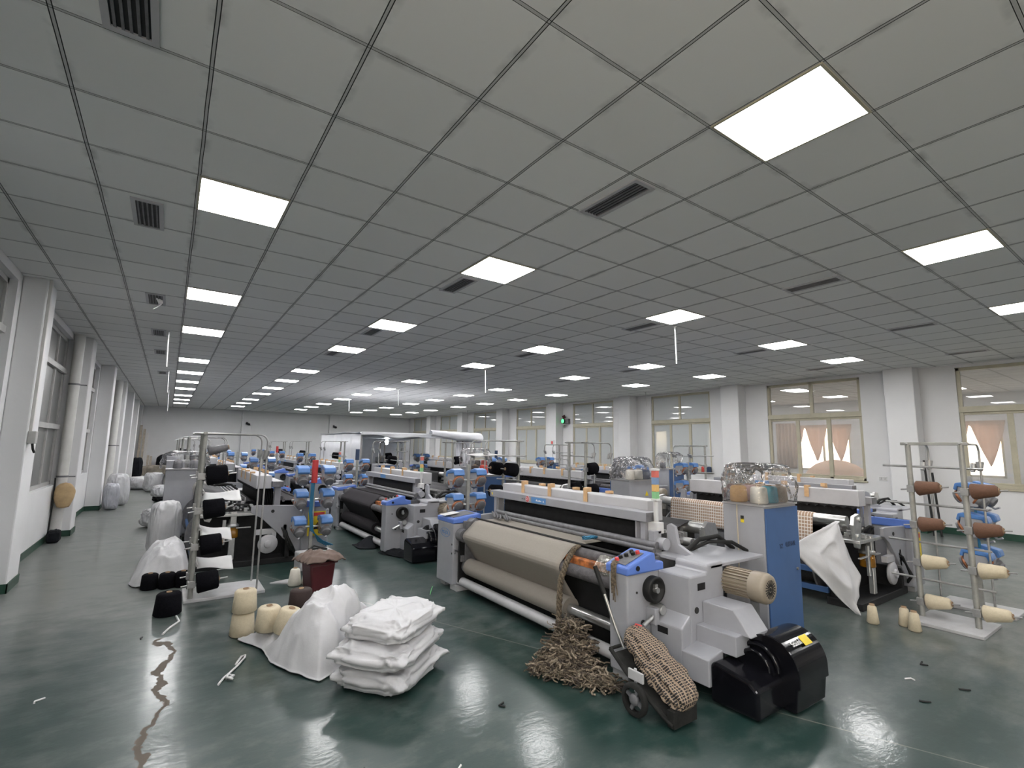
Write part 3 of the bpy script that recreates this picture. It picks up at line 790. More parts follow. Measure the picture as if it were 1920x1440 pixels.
def feeder_shapes(q1, q2, q3, q4, y, z, m=(0, 0, 0, 0)):
    """housing, drum, copper ring and blue hood of one weft feeder"""
    q1.prism([(-.13, z + .02), (-.15, z + .06), (-.13, z + .10), (.05, z + .10), (.07, z - .04), (.0, z - .10), (-.10, z - .10)], 'y', y - .07, y + .07, m[0])
    q1.tube([(-.10, y, z - .10), (-.15, y, z - .14), (-.19, y + .02, z - .12)], .012, 6, m[0])
    d = (-.85, 0, -.55)
    q2.lathe([(0, 0), (.068, 0), (.075, .012), (.075, .05), (.06, .066), (.06, .09), (.035, .10), (0, .10)], (-.075, y, z - .03), d, 20, m[1])
    q2.lathe([(0, 0), (.062, 0), (.062, .05), (.03, .06), (0, .06)], (.04, y, z - .0), (.9, 0, -.4), 20, m[1])
    q3.lathe([(.068, 0), (.084, .004), (.084, .022), (.068, .03)], (.035, y, z - .01), (.9, 0, -.4), 20, m[2])
    q3.lathe([(.070, 0), (.080, .004), (.080, .018), (.070, .024)], (-.075, y, z - .03), d, 20, m[2])
    q4.prism([(-.14, z + .035), (-.175, z + .06), (-.16, z + .12), (-.02, z + .155), (.07, z + .14), (.09, z + .07), (.06, z + .06), (.05, z + .10), (-.12, z + .085)], 'y', y - .08, y + .08, m[3])
def feeder_parts(t, y, z):
    q1, q2, q3, q4 = MB(), MB(), MB(), MB(); feeder_shapes(q1, q2, q3, q4, y, z)
    f = q1.build('weft_feeder', 'grey', t, .012)
    q2.build('drum', 'dgrey', f, .004); q3.build('copper_ring', 'copper', f); q4.build('blue_cap', 'feedblue', f, .012)
def make_feeders(n_rows=3):
    """stand with weft feeders, local origin at the post foot"""
    t = thing('feeder_stand', 'stand', 'yarn feeder stand')
    MB().box(-.022, -.022, .012, .022, .022, 1.40).build('post', 'olive', t, .004)
    MB().box(-.12, -.16, 0, .12, .16, .012).build('base_plate', 'plate', t)
    q = MB()
    for z in (.50, .87, 1.19)[:n_rows]: q.cyl((0, -.28, z), (0, .28, z), .014, None, 10)
    q.build('cross_bars', 'steel', t)
    for z in (.50, .87, 1.19)[:n_rows]:
        for s in (-1, 1):
            y = s * .175
            feeder_parts(t, y, z)
    q = MB()
    for k in range(4): q.tube([(-.03, .0 + .012 * k, 1.1), (-.035, .01 + .012 * k, .7), (-.03, -.02 + .01 * k, .45), (.06, -.12 - .02 * k, .28), (.1, -.25 - .03 * k, .2)], .008, 6)
    q.build('air_hoses', 'hose', t)
    return t
FEED = make_feeders()
def make_feeders_far():
    t = thing('feeder_stand', 'stand', 'yarn feeder stand')
    MB().box(-.022, -.022, .012, .022, .022, 1.38).build('post', 'olive', t)
    MB().box(-.12, -.16, 0, .12, .16, .012).build('base_plate', 'plate', t)
    for z in (.86, 1.22):
        for s in (-1, 1):
            y = s * .175
            q = MB(); feeder_shapes(q, q, q, q, y, z, (0, 1, 2, 3)); q.build('weft_feeder', ['grey', 'dgrey', 'copper', 'feedblue'], t)
    MB().cyl((0, -.28, 1.22), (0, .28, 1.22), .014, None, 8).cyl((0, -.28, .86), (0, .28, .86), .014, None, 8).build('cross_bars', 'steel', t)
    return t
FEEDF = make_feeders_far()

CONEZ = (.17, .55, .92, 1.28)
def make_rack(side=False):
    """creel: two thick posts (local x = 0 and .5) and two thin bent ones in front (y = -.62)"""
    t = thing('yarn_creel', 'creel', 'yarn creel')
    if side: MB().box(-.09, -.34, 0, .44, .26, .03).build('base_plate', 'plate', t, .004)
    else: MB().box(-.07, -.70, 0, .47, .06, .03).build('base_plate', 'plate', t, .004)
    for x in (0, .42):
        MB().cyl((x, 0, .03), (x, 0, 1.74), .024, None, 14).build('post', 'olive', t)
        r = .09
        arc = [(x, -.62 + r * (1 - math.cos(a * PI / 16)), 1.74 - r + r * math.sin(a * PI / 16)) for a in range(9)]
        MB().tube([(x, -.62, .03)] + arc + [(x, .10, 1.74)], .010, 8).build('bent_rod', 'galv', t)
    MB().box(-.06, -.018, 1.725, .48, .018, 1.755).build('top_bar', 'olive', t, .004)
    for z in (.38, .74, 1.12, 1.50):
        MB().cyl((-.14, -.03, z), (.66, -.03, z + .01), .011, None, 8).build('cross_rod', 'galv', t)
    for x in (0, .42):
        for z in CONEZ:
            q = MB().cyl((x + .09, 0, z - .015), (x - .30, 0, z + .035), .008, None, 8) if side else MB().cyl((x, .09, z - .015), (x, -.33, z + .035), .008, None, 8)
            q.box(x - .03, -.035, z - .035, x + .03, .035, z + .035)
            q.build('peg', 'galv', t, .004)
        q = MB()
        q.cyl((x, -.62, 1.56), (x, -.60, 1.47), .035, .02, 10).cyl((x + .05, -.63, 1.54), (x + .06, -.60, 1.46), .03, .02, 10)
        q.build('thread_guides', 'galv', t)
    return t
RACK = make_rack(); RACKS = make_rack(True)

def cone_mesh(name, r=.09, r2=.075, h=.185):
    q = MB().lathe([(.02, 0), (r - .012, 0), (r, .012), (r2 + .002, h - .014), (r2 - .012, h), (.022, h + .004), (.018, h - .02), (0, h - .02)], (0, 0, 0), (0, 0, 1), 26)
    return q
def cone_proto(m, r=.09, r2=.075, h=.185):
    q = cone_mesh('yarn_cone', r, r2, h)
    o = q.build('yarn_cone', m); tag(o, 'cone', 'yarn cone')
    MB().lathe([(.021, h - .03), (.024, h + .012), (.017, h + .012), (.016, h - .03)], (0, 0, 0), (0, 0, 1), 14).build('core', 'core', o)
    return o
CONES = {}
def cone(m, loc, label, group=None, d=None, r=.09, r2=.075, h=.185, core=True):
    key = (m, r, r2, h)
    if key not in CONES:
        CONES[key] = cone_proto(m, r, r2, h); c = CONES[key]
    else:
        c = copy_tree(CONES[key], None, () if core else ('core',))
    c['label'] = label
    if group: c['group'] = group
    elif 'group' in c: del c['group']
    c.location = loc
    if d is not None:
        c.rotation_euler = Vector(d).to_track_quat('Z', 'Y').to_euler()
    return c

# ------------------------------------------------------------------ rows of looms
COLS = {'A': (2.02, 7.55, 1, 5, 'the left wall row'), 'B': (2.80, 5.57, -1, 5, 'the second row'),
        'C': (7.75, 2.20, 1, 5, 'the third row'), 'D': (8.60, 6.18, -1, 4, 'the window row')}
def place(o, col, k, u, v, z=0):
    F, y0, sg, n, nm = COLS[col]
    y0 = y0 + 4.8 * k
    if sg > 0: o.location = (F - v, y0 + u, z); o.rotation_euler = (0, 0, PI / 2)
    else: o.location = (F + v, y0 - u, z); o.rotation_euler = (0, 0, -PI / 2)
    return o
def wpt(col, k, u, v, z):
    F, y0, sg, n, nm = COLS[col]; y0 += 4.8 * k
    return (F - v, y0 + u, z) if sg > 0 else (F + v, y0 - u, z)
FAR = ('foot', 'hinges', 'plug', 'push_buttons', 'button_plate', 'green_button', 'temple_bar', 'beam_bar', 'grip_slot', 'fan_slots', 'beam_end_cap',
       'plate_plug', 'roller_gears', 'plastic_wrap', 'wheel_hub', 'hose', 'oil_tank', 'oil_tank_lid', 'cover_lip', 'cover_bulge', 'yellow_label', 'drop_wire_bars',
       'lower_tube', 'roll_tube', 'crank_lever', 'warning_sign', 'side_flap', 'lower_guard', 'rear_rail', 'motor_pedestal', 'flange')
LOOMS = {}
first = True
for col, (F, y0, sg, n, nm) in COLS.items():
    for k in range(n):
        if first: o = LOOM; first = False
        else: o = copy_tree(LOOM, None, FAR if k >= 2 or (col == 'D' and k >= 1) else ())
        place(o, col, k, 0, 0); LOOMS[col + str(k)] = o
        o['label'] = ('grey weaving loom with black cloth, %s in %s from the left' if col == 'B' else 'grey weaving loom standing %s in %s' + (' from the left' if col == 'C' else '')) % (ORD[k], nm)
        o['group'] = 'weaving looms standing in rows'
LOOMS['B0']['label'] = 'grey weaving loom with taupe cloth and red number 23 on its beam'
LOOMS['B1']['label'] = 'grey weaving loom with black cloth directly behind the taupe-cloth loom'
LOOMS['C0']['label'] = 'grey weaving loom seen from behind with tan check warp, white sheet hanging off its corner'
for key in LOOMS:
    if key != 'B0': recolour(LOOMS[key], 'cloth', 'dark'); recolour(LOOMS[key], 'cloth_roll', 'dark')
recolour(LOOMS['C0'], 'warp_sheet', 'plaid'); recolour(LOOMS['C0'], 'warp_beam', 'darkwarp')
for key in ('B1', 'B2', 'B3', 'B4', 'A0', 'A1', 'A2', 'A3', 'A4'): recolour(LOOMS[key], 'take_up_rollers', 'lint')

for key, o in LOOMS.items():
    drop = []
    if key[0] != 'B' or key in ('B3', 'B4'): drop += ['signal_post']
    if key == 'A4': drop += ['cam_cover', 'motor', 'sloped_guard', 'flange_guard', 'lower_box', 'drive_housing']
    if key == 'D0': drop += ['cam_cover', 'motor', 'sloped_guard', 'flange_guard', 'lower_box']
    for ch in list(o.children):
        if ch.name.split('.')[0] in drop:
            for g in list(ch.children_recursive): bpy.data.objects.remove(g)
            bpy.data.objects.remove(ch)
# writing on the front loom
B = LOOMS['B0']
q = MB().cyl((1.03, .599, 1.061), (1.03, .5975, 1.061), .037, None, 28, 0).cyl((1.03, .5975, 1.061), (1.03, .5965, 1.061), .032, None, 28, 1)
nb = q.build('number_badge', ['white', 'red'], B)
text('number', '23', .046, (1.03, .596, 1.061), (1, 0, 0), (0, 0, 1), 'textwhite', nb)
q = MB().cyl((.93, .599, 1.055), (.93, .597, 1.055), .007, None, 10).cyl((.965, .599, 1.055), (.965, .597, 1.055), .008, None, 10)
q.build('bolts', 'seam', B)
q = MB()   # faint white figures on the blue sticker
q.prism([(1.185, 1.058), (1.20, 1.075), (1.215, 1.058), (1.25, 1.066), (1.285, 1.058), (1.285, 1.052), (1.185, 1.052)], 'y', .5972, .598)
q.prism([(1.305, 1.05), (1.318, 1.07), (1.332, 1.05)], 'y', .5972, .598)
q.build('sticker_marks', 'textwhite', B)
MB().prism([(.265, 1.075), (.30, 1.075), (.30, 1.045), (.285, 1.045)], 'y', .5985, .5995).build('yellow_mark', 'yellow', B)
q = MB(); n = 40
q.tube([(.20 + .115 * math.cos(2 * PI * i / n), -.001, .625 + .048 * math.sin(2 * PI * i / n)) for i in range(n)], .0026, 6, 0, True)
ov = q.build('oval_logo', 'textblue', B)
text('logo', 'MS-JDL', .056, (.20, -.001, .625), (1, 0, 0), (0, 0, 1), 'textblue', ov)
cvr = [c for c in B.children if c.name.split('.')[0] == 'cam_cover'][0]
B0_ = 3.51; ctr = Vector((B0_ + .235, 0, .225)); nv = Vector((math.cos(R(52)), 0, math.sin(R(52))))
p = ctr + Vector((.195 * math.cos(R(52)), 0, .205 * math.sin(R(52)))) + nv * .0135; p.y = .68
text('maker_lettering', 'Stäubli', .046, p, (0, 1, 0), Vector((0, 1, 0)).cross(nv) * -1, 'textwhite', cvr)
for c in LOOMS.values():
    if c is B: continue
    for ch in c.children:
        if ch.name.split('.')[0] == 'cam_cover':
            for g in list(ch.children):
                if g.name.split('.')[0] in ('yellow_label',): bpy.data.objects.remove(g)
# the small strings tied to the push-button box and taupe loom's temple
q = MB(); rr = random.Random(5)
for i in range(7):
    x = 2.90 + .008 * i
    q.tube([(2.90 + .006 * i, .02, .81), (x, -.016, .79), (x + rr.uniform(-.01, .01), -.018, .68), (x + rr.uniform(-.02, .02), -.02, rr.uniform(.52, .60))], .0045, 6)
q.build('tied_strings', 'rag', B)
q = MB()
for i in range(5):
    q.tube([(2.22 + .05 * math.cos(a * .7 + i), .42 + .05 * math.sin(a * .7 + i * 2), .835 + .015 * math.sin(a + i)) for a in range(10)], .006, 6)
q.build('blue_cord', 'hose', B)
q = MB()
for i in range(10):
    x = rr.uniform(.48, .78); q.tube([(x, .5, .82), (x + .05, .45, .85 + rr.uniform(0, .03)), (x + .12, .4 + rr.uniform(0, .1), .82)], .012, 6)
q.build('temple_cutter', 'dgrey', B)

for key in ('A0', 'C0'):
    q = MB().box(-.003, .05, .34, -.001, .29, .68, 0).box(-.004, .065, .615, -.002, .275, .665, 1)
    q.prism([(.10, .43), (.21, .43), (.155, .53)], 'x', -.004, -.002, 2).box(-.004, .12, .37, -.002, .14, .395, 2).box(-.004, .20, .37, -.002, .215, .395, 2)
    q.build('warning_sign', ['yellow', 'red', 'seam'], LOOMS[key])
q = MB().box(.09, .06, .827, .24, .26, .829, 0, Matrix.Rotation(.0, 4, 'X')).build('paper', 'paperwhite', [c for c in B.children if c.name.split('.')[0] == 'control_box'][0])
q.rotation_euler = (.11, 0, 0); q.location = (0, 0, -.006)
for ch in LOOMS['B1'].children:
    if ch.name.split('.')[0] == 'cam_cover': ch.scale = (1, 1.3, 1.2); ch.location = (-.02, -.22, 0)
# electrical cabinets at the drive end of each loom
CABS = {}
first = True
for col, (F, y0, sg, n, nm) in COLS.items():
    for k in range(n):
        if col == 'D' and k == 0: continue
        if k > 2: continue
        if first: o = CAB; first = False
        else: o = copy_tree(CAB, None, ('small_label', 'lock') if k else ())
        place(o, col, k, 2.905 + (.40 if False else 0.) + .0, 1.45)
        # clear of the loom's own side plate
        place(o, col, k, 3.36 if False else 2.905, 1.70 if False else 1.70 - .25)
        o['label'] = 'grey electrical cabinet at the drive end of the %s loom in %s' % (ORD[k], nm); o['group'] = 'electrical cabinets beside the looms'
        if col in 'AC': o.scale = (1, 1, 1.085)
        CABS[col + str(k)] = o
CABS['B0']['label'] = 'grey cabinet with blue side under the plastic-covered yarn cones behind the motor'
CABS['C0']['label'] = 'plain grey cabinet with small yellow warning triangle in the middle of the shop'
c = CABS['B0']
text('door_lettering', 'YZ', .05, (.3935, .24, .75), (0, 1, 0), (0, 0, 1), 'textdark', c)
text('door_lettering', '电控系统', .045, (.3935, .40, .755), (0, 1, 0), (0, 0, 1), 'textdark', c)
tr = MB().prism([(.14, .86), (.22, .86), (.18, .93)], 'x', -.002, -.0005).build('warning_triangle', 'yellow', CABS['C0'])
tr.rotation_euler = (0, 0, 0)
q = MB().tube([(.14, -.004, 1.07), (.142, -.012, 1.0), (.145, -.010, .7), (.14, -.014, .55)], .005, 6)
q.build('hanging_cord', 'cream', CABS['B0'])
q = MB().tube([(.14 + .035 * math.cos(a), -.02, .47 + .035 * math.sin(a)) for a in [i * .7 for i in range(9)]], .006, 6).box(.12, -.03, .50, .16, -.012, .56)
q.build('clip', 'dgrey', CABS['B0'], .004)

# feeder stands
FS = {}
fn_, ff_ = True, True
for col, (F, y0, sg, n, nm) in COLS.items():
    for k in range(n):
        if col == 'D' and k > 1: continue
        near = (col in 'AB' and k < 2) or (col == 'C' and k < 2)
        if near: o = FEED if fn_ else copy_tree(FEED); fn_ = False
        else: o = FEEDF if ff_ else copy_tree(FEEDF); ff_ = False
        uv = {'A': (-.17, .28), 'B': (-.30, .58), 'C': (-.60, .45), 'D': (-.3, .5)}[col]
        place(o, col, k, *uv); o.rotation_euler.z += PI / 2 if False else 0
        o['label'] = 'stand of blue-capped weft feeders beside the %s loom in %s' % (ORD[k], nm); o['group'] = 'weft feeder stands'
        FS[col + str(k)] = o
FS['A0']['label'] = 'weft feeder stand with red sleeve on top and blue hoses, left of the aisle'
FS['B0']['label'] = 'weft feeder stand at the far end of the taupe-cloth loom'
MB().box(-.30, -.22, 0, .32, .22, .03).build('floor_plate', 'plate', FS['C0'], .004)
FS['C0']['label'] = 'weft feeder stand among the tall yarn creels at right'
for key, m, nmn in (('A0', 'red', 'red_sleeve'), ('B1', 'navy', 'navy_sleeve'), ('B3', 'red', 'red_sleeve'), ('C2', 'navy', 'navy_sleeve')):
    MB().cyl((-.01, 0, 1.10 if key == 'A0' else 1.32), (-.01, 0, 1.42 if key == 'A0' else 1.55), .042, None, 16).build(nmn, m, FS[key])
for key, o in FS.items():
    if key != 'A0':
        for ch in list(o.children):
            if ch.name.split('.')[0] == 'air_hoses' and key in ('C0', 'C1', 'B1'): pass

# creels
RK = {}
first = True
RUV = {'A': (-1.28, 1.70), 'B': (-1.18, 1.75), 'C': (-.77, 1.40), 'D': (-1.1, 1.7)}
for col, (F, y0, sg, n, nm) in COLS.items():
    for k in range(n):
        if col == 'D' and k > 1: continue
        if col + str(k) == 'C0': o = RACKS
        elif first: o = RACK; first = False
        else: o = copy_tree(RACK, None, ('cross_rod',) if k > 1 else ())
        u, v = RUV[col]
        if col == 'C' and k: v = 1.85
        if col == 'B' and k: u = -.95
        place(o, col, k, u, v)
        o['label'] = 'tall tube yarn creel at the end of the %s loom in %s' % (ORD[k], nm); o['group'] = 'yarn creels standing at the loom ends'
        RK[col + str(k)] = (o, u, v)
RK['A0'][0]['label'] = 'tall tube yarn creel with black cones standing nearest the left aisle'
RK['B0'][0]['label'] = 'tube creel with white sheet on it, behind the far end of the taupe-cloth loom'
RK['C0'][0]['label'] = 'tall tube creel on white base plates at far right with brown and cream cones'
LEV = ['lowest', 'second lowest', 'third', 'top']
for key, (o, u, v) in RK.items():
    col, k = key[0], int(key[1])
    nm = COLS[col][4]
    for px, xx in enumerate((0, .42)):
        for i, z in enumerate(CONEZ):
            if k >= 2 and (px or i % 2 == 0): continue
            if k == 1 and px and i % 2: continue
            m, r, r2, h = 'blackyarn', .105, .095, .20
            if key == 'C0':
                m = ('cream', 'cream', 'brownyarn', 'brownyarn')[i]; r, r2, h = .075, .05, .19
            elif key in ('D1',): continue
            elif col == 'D': continue
            elif key == 'B0' and i in (0, 1): continue
            elif key == 'A0' and px: continue
            d = Vector((-.39, 0, .05) if key == 'C0' else (0, -.42, .05)).normalized()
            base = Vector((u + xx, v, z)) + d * .045
            dw = Vector(wpt(col, k, d.x, d.y, d.z)) - Vector(wpt(col, k, 0, 0, 0))
            cw = {'blackyarn': 'black', 'cream': 'cream', 'brownyarn': 'brown'}[m]
            lab = '%s yarn cone, %s peg, %s post, creel of %s loom in %s' % (cw, LEV[i], ('outer', 'inner')[px], ORD[k], nm.replace('the ', '', 1))
            cone(m, wpt(col, k, *base), lab, 'yarn cones on the creels', dw, r, r2, h, k < 1)
# tilted dark cone and white papers on the near creels
dw = Vector((.42, .0, .12)); cone('dgrey', wpt('A', 0, -1.28, 1.66, 1.545), 'small dark tilted cone near the top of the nearest left creel', 'yarn cones on the creels', dw, .05, .036, .19)
for (x0, x1, y, z, tl, lab) in ((.36, .72, 6.42, 1.02, .0, 'white card sheet resting between the two upper black cones of the nearest left creel'),
                                (.36, .66, 6.42, .66, -.06, 'white paper sheet hanging above the third black cone of the nearest left creel'),
                                (.36, .70, 6.45, .315, -.03, 'white card above the lowest black cone of the nearest left creel')):
    q = MB(); q.grid(lambda u, v: (x0 + (x1 - x0) * u, y - .14 + .26 * v, z + tl * u + .012 * math.sin(u * 5 + v * 3) + .07 * v), 10, 6)
    tag(q.build('paper_sheet', 'paperwhite', None, 0, .006), lab, 'paper sheet')
q = MB(); q.grid(lambda u, v: (3.78 + .85 * u, 6.22 + .42 * v, 1.50 + .03 * math.sin(u * 4) - .04 * u * (1 - u) + .02 * v), 14, 6)
tag(q.build('cover_sheet', 'paperwhite', None, 0, .006), 'white sheet laid over the creel behind the far end of the taupe-cloth loom', 'cover sheet')

# cones and plastic covers on the cabinets
def cover(key, label, z=1.085, h=.34, seed=0, m='film', ox=0., grow=.03):
    col, k = key[0], int(key[1]); c = CABS[key]; s = c.scale[2]
    def fn(u, v):
        t = 2 * PI * u; p = v * PI / 2
        e = .38
        sp = lambda a, q: math.copysign(abs(a) ** q, a)
        cx, cy = sp(math.cos(t), e), sp(math.sin(t), e)
        rad = sp(math.cos(p), .32) if v < 1 else 0
        n = noise.noise((cx * 2 + seed, cy * 2, p * 2.2)) * .035 + .02 * (1 - abs(noise.noise((cx * 4 + seed, cy * 4 + 7, p * 5)))) ** 3
        w = (.19 + grow) + n * .8; d = (.285 + grow) + n
        return (.19 + cx * w * rad, .285 + ox + cy * d * rad, z * s + .004 + h * (math.sin(p) ** .75) + n * .5 * math.sin(p))
    q = MB().grid(fn, 72, 22, 0, True)
    o = q.build('plastic_cover', m); tag(o, label, 'plastic cover', 'clear plastic covers over cones')
    o.location = c.location; o.rotation_euler = c.rotation_euler
    return o
def cab_cones(key, lst, where):
    c = CABS[key]; s = c.scale[2]
    for (u, v, m, cn, pos) in lst:
        p = Matrix.Rotation(c.rotation_euler[2], 4, 'Z') @ Vector((u, v, 0))
        cone(m, (c.location.x + p.x, c.location.y + p.y, 1.086 * s), '%s yarn cone %s, %s' % (cn, pos, where), 'cones on the cabinet tops', None, .076, .066, .145)
cab_cones('B0', [(.10, .10, 'tanyarn', 'ochre', 'at the front'), (.285, .11, 'whiteyarn', 'white', 'beside the ochre one'), (.10, .27, 'pink', 'dusty pink', 'behind the ochre one'),
                 (.29, .275, 'teal', 'teal', 'behind the white one'), (.10, .445, 'beigeyarn', 'beige', 'at the back corner'), (.29, .445, 'beigeyarn', 'pale brown', 'behind the teal one')],
          'on the blue-sided cabinet')
cover('B0', 'wrinkled clear plastic cover over coloured cones on the blue-sided cabinet')
cab_cones('C0', [(.09, .10, 'navy', 'navy', 'at the near end'), (.09, .27, 'whiteyarn', 'white', 'in the middle'), (.09, .45, 'whiteyarn', 'white', 'at the far end'), (.28, .2, 'dgrey', 'grey', 'in the back row')],
          'on the cabinet with the yellow triangle')
cover('C0', 'clear plastic cover over white and navy cones on the plain grey cabinet', 1.085, .33, 3)
cab_cones('C1', [(.09, .12, 'redyarn', 'red', 'at the near end'), (.09, .30, 'darkbrown', 'dark', 'in the middle'), (.09, .47, 'dgrey', 'grey', 'at the far end')], 'on the second cabinet of the third row')
cover('C1', 'tall clear plastic cover over red and dark cones beyond the blue feeders', 1.085, .42, 5, 'film', 0, .06)
cab_cones('D1', [(.09, .15, 'dgrey', 'grey', 'at the near end'), (.28, .40, 'whiteyarn', 'white', 'at the far end')], 'on the cabinet by the windows')
cover('D1', 'boxy clear plastic cover on the cabinet in front of the windows', 1.085, .40, 8)
cab_cones('A0', [(.2, .15, 'dgrey', 'grey', 'under the sheet'), (.2, .40, 'dgrey', 'grey', 'beside it under the sheet')], 'on the nearest left-row cabinet')
cover('A0', 'crumpled greyish plastic cover on the cabinet at the end of the nearest left loom', 1.085, .30, 11, 'film', 0, .07)
cab_cones('B1', [(.1, .12, 'darkbrown', 'dark', 'at the near end'), (.1, .30, 'redyarn', 'red', 'in the middle')], 'on the second cabinet of the second row')

# ------------------------------------------------------------------ sacks, cloths, things on the floor
def spow(a, q): return math.copysign(abs(a) ** q, a)
def ridge(p): return (1 - abs(noise.noise(p))) ** 4
def sack(name, label, cat, loc, rz, L, W_, Hh, seed, m='sack', group=None, lip=.02, sag=0., tilt=(0, 0), e=.36, z0=0):
    S = Vector((seed * 3.1, seed * 1.7, 0))
    def fn(u, v):
        t = 2 * PI * u; p = PI * (v - .5)
        cx, cy = spow(math.cos(t), e), spow(math.sin(t), e)
        cp = spow(math.cos(p), .34); sp = spow(math.sin(p), .62)
        ear = (abs(math.cos(t) * math.sin(t)) * 2) ** 8
        q = Vector((cx * cp * 1.6, cy * cp * 1.6, sp * .8)) + S
        hem = .035 * noise.noise((cx * 2.2 + seed, cy * 2.2, 3))
        k = math.exp(-((p - hem * 3) / .10) ** 2) * (lip * (.6 + .5 * noise.noise(q * 3)) + lip * 1.1 * ear)
        w = .026 * noise.noise(q * 1.2) + .024 * (ridge(q * 1.7) - .3) + .012 * (ridge(q * 3.6) - .3)
        w *= min(1, L / .6)
        side = abs(math.cos(p)) ** .5
        x = cx * (L / 2 * cp + k + w * side) ; y = cy * (W_ / 2 * cp + k + w * side)
        z = Hh / 2 * (1 + sp) + (w * .8 + .012 * noise.noise(q * 2.6)) * max(sp, 0) - .012 * max(sp, 0) * (cx * cx + cy * cy) * cp
        z -= sag * (cx * cx * .5)
        return (x, y, max(z, .002 + .004 * (1 - v)))
    q = MB().grid(fn, 110, 44, 0, True)
    o = q.build(name, m); tag(o, label, cat, group)
    o.location = loc; o.rotation_euler = (tilt[0], tilt[1], rz)
    return o
rz = R(37)
g = 'white sacks stacked on the floor'
sack('woven_sack', 'white woven sack at the bottom of the three-high stack in front', 'sack', (1.45, 3.555, 0), rz, .64, .52, .165, 1, 'sack', g, .03)
sack('woven_sack', 'white woven sack in the middle of the three-high stack in front', 'sack', (1.43, 3.545, .158), rz + .05, .66, .55, .155, 2, 'sack', g, .03)
sack('woven_sack', 'white woven sack with a flat top, uppermost of the three-high stack', 'sack', (1.48, 3.58, .308), rz - .04, .61, .49, .15, 3, 'sack', g, .022, 0, (.0, -.03))
q = MB()
for (x, y, z, dx, dy, c) in ((1.86, 3.80, .435, .02, .02, 0), (1.86, 3.86, .275, .05, .03, 0)):
    q.tube([(x, y, z), (x + dx, y + dy, z + .035), (x + dx * 2, y + dy * 2, z + .05)], .003, 6)
tag(q.build('green_tie', 'green'), 'thin green tie sticking out of the stacked white sacks', 'tie')

def drape(name, label, cat, poly, c, hf, seed, m='sack', group=None, folds=.03, nth=120, nr=40):
    """cloth lying over things: outline poly, centre c, height function hf(x, y)"""
    c = Vector(c); pl = [Vector(p) for p in poly]
    def edge(th):
        d = Vector((math.cos(th), math.sin(th))); best = .3
        for i in range(len(pl)):
            a, b = pl[i] - c, pl[(i + 1) % len(pl)] - c
            e_ = b - a; den = d.x * e_.y - d.y * e_.x
            if abs(den) < 1e-9: continue
            tt = (a.x * e_.y - a.y * e_.x) / den; s = (a.x * d.y - a.y * d.x) / den
            if tt > 0 and -1e-6 <= s <= 1 + 1e-6: best = tt
        return best
    def fn(u, v):
        th = 2 * PI * u; e_ = edge(th); e_ *= 1 + .06 * noise.noise((math.cos(th) * 3 + seed, math.sin(th) * 3, 0))
        r = e_ * v; x = c.x + r * math.cos(th); y = c.y + r * math.sin(th)
        f = (1 - v ** 5)
        q = Vector((x, y, seed))
        z = f * (hf(x, y) + folds * (.8 * noise.noise(q * 4) + .8 * (ridge(q * 3.3) - .4) + .55 * (ridge(q * 6.5) - .4) + .2 * (ridge(q * 14) - .4)))
        return (x, y, max(z, .004 + .012 * (1 - f) * (1 + noise.noise(q * 9))))
    q = MB().grid(fn, nth, nr, 0, True)
    o = q.build(name, m, None, 0, .006); tag(o, label, cat, group)
    return o
def segd(x, y, ax, ay, bx, by):
    dx, dy = bx - ax, by - ay; k = max(0, min(1, ((x - ax) * dx + (y - ay) * dy) / (dx * dx + dy * dy)))
    return math.hypot(x - ax - k * dx, y - ay - k * dy)
def gs(x, y, cx, cy, s, h, s2=None):
    return h * math.exp(-((x - cx) ** 2 / s ** 2 + (y - cy) ** 2 / (s2 or s) ** 2))
drape('draped_sack', 'large white woven sack draped over a heap beside the three-high stack', 'sack',
      [(.60, 4.86), (.74, 4.56), (.76, 4.22), (.86, 3.96), (1.0, 3.72), (1.16, 3.82), (1.30, 4.0), (1.52, 4.1), (1.68, 4.3), (1.55, 4.62), (1.25, 4.72), (1.0, 4.75), (.80, 4.85)],
      (1.12, 4.28), lambda x, y: .09 + .30 * math.exp(-(segd(x, y, 1.06, 4.22, 1.20, 3.98) / .25) ** 3.2) + .05 * math.exp(-(segd(x, y, 1.1, 4.22, 1.12, 4.2) / .12) ** 2) + .24 * math.exp(-(segd(x, y, 1.40, 4.20, 1.46, 4.42) / .20) ** 3) + gs(x, y, .92, 3.93, .13, .09), 4.2, 'sack', None, .075, 190, 70)
# yarn cones on the floor
g = 'cream yarn cones by the draped sack'
cone('cream', (.66, 4.98, 0), 'cream yarn cone under another at the edge of the draped sack', g, None, .098, .084, .185)
cone('cream', (.665, 4.975, .19), 'cream yarn cone stacked on another cone, leftmost of the cream group', g, None, .098, .084, .185)
cone('cream', (.80, 4.64, .115), 'cream yarn cone standing on the draped sack, between two others', g, (.03, -.02, 1), .098, .084, .185)
cone('cream', (.90, 4.46, .13), 'tilted cream yarn cone on the draped sack, nearest the big fold', g, (.22, -.10, 1), .098, .084, .185)
cone('darkbrown', (1.21, 5.36, 0), 'dark brown yarn cone on the floor in front of the maroon bin', None, None, .115, .10, .21)
cone('blackyarn', (.13, 5.93, 0), 'black yarn cone standing alone on the floor of the left aisle', None, None, .118, .10, .20)
cone('whiteyarn', (1.35, 6.34, 0), 'white yarn cone standing on the floor behind the maroon bin', None, None, .075, .05, .19)
cone('whiteyarn', (1.50, 6.34, 0), 'white yarn cone half hidden behind the maroon bin', None, None, .075, .05, .19)
g = 'small cream cones on the floor by the right creel'
cone('cream', (5.75, 2.07, 0), 'narrow cream cone standing alone on the floor near the hanging white sheet', g, None, .052, .034, .17)
